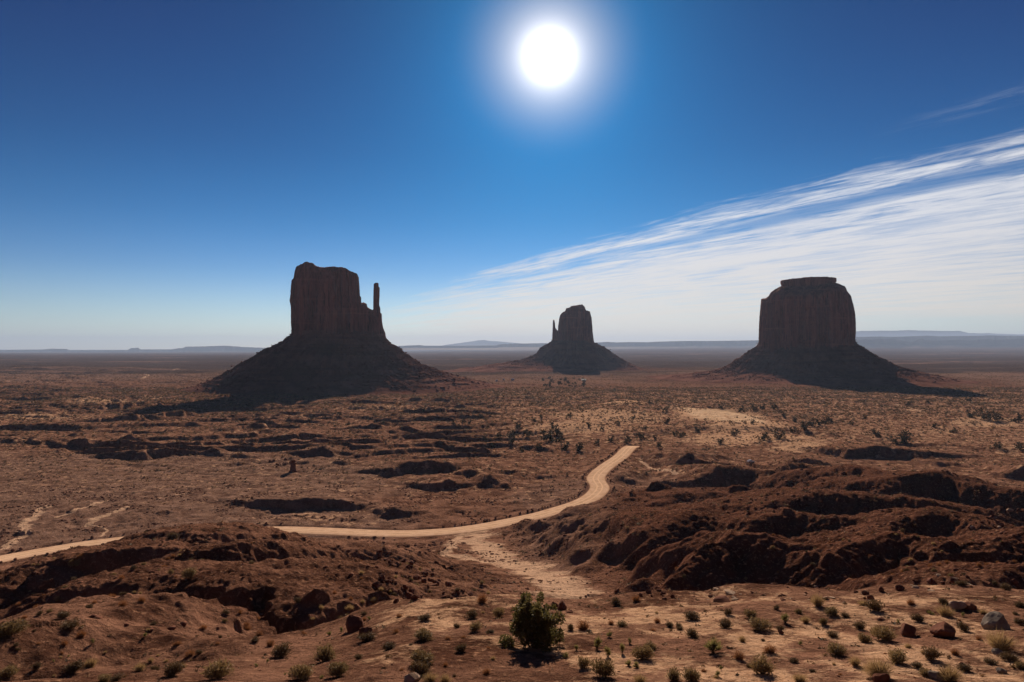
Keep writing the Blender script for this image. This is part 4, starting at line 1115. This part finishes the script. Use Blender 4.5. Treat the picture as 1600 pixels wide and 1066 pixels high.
# stones that line the dirt road
T2 = np.gradient(TRACK, axis=0); cum = np.concatenate([[0], np.cumsum(np.hypot(*np.diff(TRACK[:, :2], axis=0).T))])
def along(s, off):
    x = np.interp(s, cum, TRACK[:, 0]); y = np.interp(s, cum, TRACK[:, 1]); tx_ = np.interp(s, cum, T2[:, 0]); ty_ = np.interp(s, cum, T2[:, 1])
    L = hypot(tx_, ty_); return x - ty_ / L * off, y + tx_ / L * off
vis = [k for k in range(len(TRACK)) if TRACK[k, 1] > 200 and -0.80 < TRACK[k, 0] / TRACK[k, 1]]
s0 = cum[vis[0]]; s1 = cum[-1]
s = s0; cnt = 0
while s < s1 - 4:
    uu = along(s, 0); U_ = uu[0] / uu[1] * F + 800
    for off, ok in ((TRACK_HW + 1.6, U_ < 430 or U_ > 690), (-TRACK_HW - 1.6, U_ < 200 or U_ > 925)):
        if ok and rs.rand() < .62:
            x_, y_ = along(s + rs.randn() * .8, off + rs.randn() * .35)
            z_ = H(np.array([x_]), np.array([y_]))[0]
            far_side = 'far' if off > 0 else 'near'
            seg = 'left stretch' if U_ < 560 else 'winding right stretch'
            put_rock(RR[rs.randint(6)], (x_, y_, z_), .9 + 1.1 * rs.rand() ** 2, f'dark stone lining the {far_side} edge of the {seg} of the dirt road', f'stones along the {far_side} edge of the {seg} of the dirt road', 'stone', tilt=.2)
            cnt += 1
    s += 3.1
print('road stones', cnt)

# free standing pillar of rock in the left middle distance
pp = march([458], [737], 200, 900)[0]
hpx = pp[1] / F
def pillar():
    root = bpy.data.objects.new('rock_pillar', None); COL.objects.link(root); root.location = pp
    n = 28; rows = []
    prof = [(-.2, 7.5), (0, 6.4), (.1, 5.0), (.25, 4.2), (.45, 4.0), (.6, 4.4), (.66, 5.0), (.70, 4.6)]
    for hz, r_ in prof:
        th = np.linspace(0, 2 * pi, n, endpoint=False)
        rr_ = r_ * hpx * (1 + .22 * fbm(np.cos(th) * 1.5 + hz, np.sin(th) * 1.5 + hz * 2, 3, 7))
        rows.append(np.stack([rr_ * np.cos(th), rr_ * np.sin(th), np.full(n, hz * 20 * hpx)], -1))
    rows.append(rows[-1] * np.array([.1, .1, 1]))
    me = mesh_np('column', np.concatenate(rows), grid_faces(len(rows), n, True), False)
    link('column', me, M_REDROCK, root)
    for k, (dz, w_, sx) in enumerate([(.74, 14, -1.6), (.84, 11, .6)]):
        c = bpy.data.objects.new('cap_stone', RS[k]); COL.objects.link(c); c.parent = root
        c.scale = (w_ * hpx, w_ * hpx, w_ * hpx * 1.5); c.location = (sx * hpx, 0, dz * 20 * hpx)
    tag(root, 'freestanding dark rock pillar with a flat cap, left of the dirt road beyond the flats', 'rock')
pillar()

# ------------------------------------------------------------------ scrub and rubble nobody could count
def scatter_points(n, dmin, dmax, seed, umax=.86):
    r_ = np.random.RandomState(seed)
    D = np.sqrt(dmin ** 2 + (dmax ** 2 - dmin ** 2) * r_.rand(n)); U = (r_.rand(n) * 2 - 1) * umax
    return D * U, D
def template_scrub(seed, n=15):
    r_ = np.random.RandomState(seed); V = []; T = []
    for k in range(n):
        d = r_.randn(3); d[2] = abs(d[2]) * .8; d /= np.linalg.norm(d)
        p = d * np.array([.42, .42, .5]) * (.45 + .5 * r_.rand()); 
        a = r_.randn(3) * .17; b = r_.randn(3) * .17
        i0 = len(V); V += [p - a, p + a, p + b + d * .1]; T.append((i0, i0 + 1, i0 + 2))
    return np.array(V), np.array(T)
def template_rock(seed):
    import bmesh
    r_ = np.random.RandomState(seed)
    bm = bmesh.new(); bmesh.ops.create_icosphere(bm, subdivisions=1, radius=.5)
    V = np.array([v.co[:] for v in bm.verts]) * (.75 + .5 * r_.rand(len(bm.verts)))[:, None] * np.array([1, .8, .6]); bm.verts.ensure_lookup_table()
    T = np.array([[v.index for v in f.verts] for f in bm.faces]); bm.free()
    return V, T
def scatter_mesh(name, P, size, temps, mat, seed, zscale=.8, smooth=False):
    r_ = np.random.RandomState(seed); VV = []; TT = []; SS = []; off = 0
    which = r_.randint(len(temps), size=len(P))
    for k, (V, T) in enumerate(temps):
        m_ = which == k; n = m_.sum()
        if n == 0: continue
        a = r_.rand(n) * 6.28; ca, sa = np.cos(a), np.sin(a); s = size[m_]
        x = (V[None, :, 0] * ca[:, None] - V[None, :, 1] * sa[:, None]) * s[:, None] + P[m_, 0][:, None]
        y = (V[None, :, 0] * sa[:, None] + V[None, :, 1] * ca[:, None]) * s[:, None] + P[m_, 1][:, None]
        z = V[None, :, 2] * s[:, None] * zscale + P[m_, 2][:, None]
        VV.append(np.stack([x, y, z], -1).reshape(-1, 3))
        TT.append((T[None] + (np.arange(n) * len(V))[:, None, None] + off).reshape(-1, 3)); off += n * len(V)
        SS.append(np.repeat(r_.rand(n) ** 1.3, len(V)))
    me = mesh_np(name, np.concatenate(VV), np.concatenate(TT), smooth); set_shade(me, np.concatenate(SS))
    o = link(name, me, mat); return o
ST = [template_scrub(k) for k in range(8)]; RT = [template_rock(k) for k in range(6)]
def off_track(x, y, m=1.2):
    return polydist(x, y, TRACK, 60)[0] > TRACK_HW + m

# individually placed small bushes on the near slopes, nearest ones first
x, y = scatter_points(2600, 62, 260, 31, .80)
keep = off_track(x, y, 2.5) & (fbm(x / 18, y / 18, 3, 95) > -.12)
x, y = x[keep], y[keep]; zz = H(x, y)
order = np.argsort(y); x, y, zz = x[order], y[order], zz[order]
# those the camera can see
def visible(x, y, z, hh=.5):
    n = 60; t_ = np.linspace(.12, .985, n)
    X_ = x[:, None] * t_; Y_ = y[:, None] * t_; Z_ = 85 + (z[:, None] + hh - 85) * t_
    return (H(X_.ravel(), Y_.ravel()).reshape(X_.shape) < Z_).all(axis=1)
v_ = visible(x, y, zz)
iv = np.nonzero(v_ & (np.abs(x / y) < .745))[0][:155]
for i in iv:
    k = ['rust', 'straw', 'dark', 'sage', 'rust'][rs.randint(5)]
    U_ = x[i] / y[i]
    if U_ < -.12: wh = 'the eroded slopes of the left ridge'
    elif U_ < .12: wh = 'the slopes beside the pale wash'
    else: wh = 'the dark badland slopes on the right'
    o = put_bush(k, (x[i], y[i], zz[i] - .03), .55 + .55 * rs.rand() ** 1.5, 1.0, simple=True)
    tag(o, f"small {KLOOK[k].split(' ', 1)[1]} dotting {wh}", {'straw': 'grass'}.get(k, 'shrub'), f'{k} scrub dotting {wh}')
rest = np.setdiff1d(np.arange(len(x)), iv)
P1 = np.stack([x[rest], y[rest], zz[rest]], -1); S1 = .45 + .7 * rs.rand(len(rest)) ** 1.5
x, y = scatter_points(150000, 200, 1500, 33, .82)
px, py = valley_px(y, x / y)
dn = fbm(x / 40, y / 40, 3, 97)
pr = np.clip(.42 + 1.1 * dn, .04, 1) * np.where((y < 420) & (x < 0), .28, 1.0) * np.where((y < 420) & (x >= 0), .6, 1.0)
du = np.exp(-(((px - 1125) / 58) ** 2 + ((py - 651) / 8) ** 2)); pr = pr * (1 - np.clip(du * 1.6, 0, 1))
keep = (rs.rand(len(x)) < pr) & off_track(x, y, 2)
x, y = x[keep], y[keep]; P2 = np.stack([x, y, H(x, y)], -1)
S2 = (.7 + 1.7 * rs.rand(len(x)) ** 2.2) * np.clip(y / 480, .75, 2.2)
x, y = scatter_points(26000, 1300, 4200, 35, .80)
keep = (fbm(x / 160, y / 160, 3, 98) > -.2); x, y = x[keep], y[keep]
P3 = np.stack([x, y, H(x, y)], -1); S3 = 1.4 + 2.4 * rs.rand(len(x)) ** 2
x, y = scatter_points(5200, 28, 66, 36, .80); k_ = rs.rand(len(x)) < np.clip(.25 + fbm(x / 4, y / 4, 3, 94), .02, 1); x, y = x[k_], y[k_]
P4 = np.stack([x, y, H(x, y)], -1); S4 = .09 + .38 * rs.rand(len(x)) ** 3
x, y = scatter_points(42000, 1150, 2500, 37, .80); k_ = fbm(x / 90, y / 90, 3, 93) > -.15; x, y = x[k_], y[k_]
k_ = np.ones(len(x), bool)
for bx, by, r1 in ((-381., 1500., 170.), (252., 2834., 260.), (817., 1920., 250.)): k_ &= np.hypot(x - bx, y - by) > r1
x, y = x[k_], y[k_]; P5 = np.stack([x, y, H(x, y)], -1); S5 = 1.2 + 2.2 * rs.rand(len(x)) ** 2
P = np.concatenate([P1, P2, P3, P4, P5]); P[:, 2] -= .03
o = scatter_mesh('desert_scrub', P, np.concatenate([S1, S2, S3, S4, S5]), ST, M_SCRUB, 5, .85)
tag(o, 'low brown scrub dotted all over the valley floor', 'scrub', kind='stuff')
# rubble: pebbles on the bench, blocks below the ledges
x, y = scatter_points(9000, 30, 62, 41, .80)
k1 = rs.rand(len(x)) < np.clip(.35 + fbm(x / 5, y / 5, 3, 99), .05, 1); x, y = x[k1], y[k1]
A = np.stack([x, y, H(x, y)], -1); SA = .03 + .17 * rs.rand(len(x)) ** 4
x, y = scatter_points(85000, 58, 430, 43, .80)
k1 = (fbm(x / 22, y / 22, 4, 101) + .25 * fbm(x / 5, y / 5, 2, 102) > .10) & off_track(x, y, 1.5); x, y = x[k1], y[k1]
B = np.stack([x, y, H(x, y)], -1); SB = (.18 + 1.15 * rs.rand(len(x)) ** 5) * np.clip(y / 160, .8, 1.6)
Pr = np.concatenate([A, B])
o = scatter_mesh('stone_rubble', Pr, np.concatenate([SA, SB]), RT, M_REDROCK, 6, .8)
tag(o, 'loose red stones strewn over the slopes', 'rubble', kind='stuff')

# ------------------------------------------------------------------ boulders on the butte skirts
import mathutils
from mathutils.bvhtree import BVHTree
def skirt_boulders(root, D, cxp, reach, n, seed, smin_, smax_):
    tal = [c for c in root.children if c.name.startswith('talus')][0]
    me = tal.data; nv = len(me.vertices); co = np.empty(nv * 3, np.float32); me.vertices.foreach_get('co', co); co = co.reshape(-1, 3)
    r_ = np.random.RandomState(seed)
    front = np.nonzero((co[:, 1] < D + 90) & (co[:, 2] > 4))[0]
    pick = front[r_.randint(len(front), size=n)]
    p = co[pick] + r_.randn(n, 3) * np.array([3, 3, 0]); p[:, 2] = co[pick][:, 2]
    m_ = fbm(p[:, 0] / 40, p[:, 1] / 40, 3, seed) > -.1
    p = p[m_]
    sz = smin_ + (smax_ - smin_) * r_.rand(len(p)) ** 4
    o = scatter_mesh('fallen_boulders', p, sz, RT, M_TALUS, seed, .8); o.parent = root
    o['kind'] = 'stuff'
skirt_boulders(b1, D1, 529, 0, 9000, 51, 1.2, 9)
skirt_boulders(b2, D2, 895, 0, 3500, 52, 2, 9)
skirt_boulders(b3, D3, 1259, 0, 8000, 53, 1.2, 9)

# ------------------------------------------------------------------ far buildings and the parked car
def simple_mat(name, col, rough=.6, metal=0.0):
    m_, nt, out = new_mat(name); pos = nt.add('ShaderNodeTexCoord').outputs['Object']
    nz = nt.noise(pos, 3.0, 4, .6)
    p = principled(nt, out, nt.mix(nt.ramp(nz, .3, .7), tuple(c * .85 for c in col), col), rough, .4); p.inputs['Metallic'].default_value = metal
    return m_
M_WHITE = simple_mat('white_wall_paint', (.80, .78, .74)); M_ROOF = simple_mat('pale_metal_roof', (.78, .78, .78), .35)
M_GLASS = simple_mat('dark_window_glass', (.03, .04, .05), .1); M_CAR = simple_mat('white_car_paint', (.80, .82, .84), .25)
M_TYRE = simple_mat('tyre_rubber', (.02, .02, .02), .9); M_DOOR = simple_mat('brown_door', (.12, .07, .05))
def box_mesh(name, boxes, mat, bev=0.0):
    import bmesh
    bm = bmesh.new()
    for (x0, x1, y0, y1, z0, z1) in boxes:
        r_ = bmesh.ops.create_cube(bm, size=1.0)
        for v in r_['verts']: v.co = Vector(((x0 + x1) / 2 + v.co.x * (x1 - x0), (y0 + y1) / 2 + v.co.y * (y1 - y0), (z0 + z1) / 2 + v.co.z * (z1 - z0)))
    if bev: bmesh.ops.bevel(bm, geom=bm.edges[:], offset=bev, segments=2, affect='EDGES')
    me = bpy.data.meshes.new(name); bm.to_mesh(me); bm.free(); me.materials.append(mat); return me
def house(px, py, L, Wd, Hh, label, rz=0.0):
    p = px_at_z(px, py, -85); z_ = H(np.array([p[0]]), np.array([p[1]]))[0]
    root = bpy.data.objects.new('house', None); COL.objects.link(root); root.location = (p[0], p[1], z_ ); root.rotation_euler = (0, 0, rz)
    o = bpy.data.objects.new('wall', box_mesh('house_wall', [(-L/2, L/2, -Wd/2, Wd/2, -1.5, Hh)], M_WHITE)); COL.objects.link(o); o.parent = root
    V = [(-L/2-.4, -Wd/2-.5, Hh), (L/2+.4, -Wd/2-.5, Hh), (L/2+.4, Wd/2+.5, Hh), (-L/2-.4, Wd/2+.5, Hh), (-L/2-.4, 0, Hh+1.6), (L/2+.4, 0, Hh+1.6)]
    me = bpy.data.meshes.new('house_roof'); me.from_pydata(V, [], [(0,1,5,4),(2,3,4,5),(0,4,3),(1,2,5),(0,3,2,1)]); me.materials.append(M_ROOF)
    o = bpy.data.objects.new('roof', me); COL.objects.link(o); o.parent = root; o.location = (0, 0, .003)
    for k in range(int(L // 4)):
        o = bpy.data.objects.new('window', box_mesh('house_window', [(-.6, .6, -.04, .04, -.5, .5)], M_GLASS)); COL.objects.link(o); o.parent = root
        o.location = (-L/2 + 2.2 + k * 4, -Wd/2 - .03, Hh * .58)
    o = bpy.data.objects.new('door', box_mesh('house_door', [(-.45, .45, -.04, .04, 0, 2.0)], M_DOOR)); COL.objects.link(o); o.parent = root; o.location = (.1, -Wd/2 - .03, 0)
    tag(root, label, 'house')
house(912, 594.5, 12, 7, 2.8, 'long white house with a pale roof below the smallest butte, right of the grove')
house(801, 595.5, 7, 5, 2.6, 'small white house on the far valley floor left of the grove', .5)
house(787, 595, 5, 4, 2.4, 'tiny white cabin between two others left of the far grove', -.3)
house(776, 596, 5, 4, 2.4, 'tiny white cabin farthest left of the far grove', .2)

def car():
    p = march([1173], [723], 200, 1200)[0]
    root = bpy.data.objects.new('parked_car', None); COL.objects.link(root); root.location = (p[0], p[1], p[2]); root.rotation_euler = (0, 0, .25)
    side = [(-2.35,.35),(-2.38,.85),(-2.25,1.08),(-1.9,1.14),(-1.55,1.72),(.35,1.76),(1.05,1.18),(2.1,1.02),(2.35,.8),(2.35,.35)]
    V = []
    for sy in (-.92, .92):
        for (x_, z_) in side:
            yy = sy * (.82 if z_ > 1.3 else 1.0); V.append((x_, yy, z_))
    n = len(side); Fc = [tuple(range(n)), tuple(range(2 * n - 1, n - 1, -1))] + [((i + 1) % n, i, i + n, (i + 1) % n + n) for i in range(n)]
    me = bpy.data.meshes.new('car_body'); me.from_pydata(V, [], Fc); me.materials.append(M_CAR)
    o = bpy.data.objects.new('body', me); COL.objects.link(o); o.parent = root
    for sx in (-1.45, 1.45):
        for sy in (-.86, .86):
            tv, tq = tubes([([(sx, sy - .11, .34), (sx, sy + .11, .34)], .34, .34)], 16)
            tv2 = list(tv) + [(sx, sy - .11, .34), (sx, sy + .11, .34)]
            me = bpy.data.meshes.new('car_wheel'); me.from_pydata([tuple(v) for v in tv2], [], [tuple(q) for q in tq] + [(j, (j + 1) % 16, 32) for j in range(16)] + [(16 + j, 16 + (j + 1) % 16, 33) for j in range(16)]); me.materials.append(M_TYRE)
            o = bpy.data.objects.new('wheel', me); COL.objects.link(o); o.parent = root
    for sy in (-1, 1):
        W_ = [(-1.5,.90,1.2),(.85,.90,1.2),(.3,.80,1.62),(-1.35,.80,1.62)]
        me = bpy.data.meshes.new('car_side_window'); me.from_pydata([(a, sy * (b + .012), c) for a, b, c in W_], [], [(0,1,2,3)]); me.materials.append(M_GLASS)
        o = bpy.data.objects.new('side_window', me); COL.objects.link(o); o.parent = root
    me = bpy.data.meshes.new('car_windscreen'); me.from_pydata([(1.075,-.80,1.2),(1.075,.80,1.2),(.42,.70,1.74),(.42,-.70,1.74)], [], [(0,1,2,3)]); me.materials.append(M_GLASS)
    o = bpy.data.objects.new('windscreen', me); COL.objects.link(o); o.parent = root; o.location = (.012, 0, .01)
    tag(root, 'white car parked beyond the dark badland hills, right of the dirt road', 'car')
car()
# ------------------------------------------------------------------ haze
def build_haze():
    me = bpy.data.meshes.new('haze')
    x0, x1, y0, y1, z0, z1 = -49500, 49500, -49500, 49500, -160, 900
    V = [(x0,y0,z0),(x1,y0,z0),(x1,y1,z0),(x0,y1,z0),(x0,y0,z1),(x1,y0,z1),(x1,y1,z1),(x0,y1,z1)]
    me.from_pydata(V, [], [(0,3,2,1),(4,5,6,7),(0,1,5,4),(1,2,6,5),(2,3,7,6),(3,0,4,7)])
    m_, nt, out = new_mat('air_haze')
    pv = nt.add('ShaderNodeVolumePrincipled')
    pv.inputs['Color'].default_value = (0.48, 0.65, 1.0, 1)
    pv.inputs['Density'].default_value = HAZE_DENSITY
    pv.inputs['Anisotropy'].default_value = 0.2
    nt.l.new(pv.outputs[0], out.inputs['Volume'])
    tag(link('haze', me, m_), kind='stuff')
HAZE_DENSITY = 3.1e-5
build_haze()
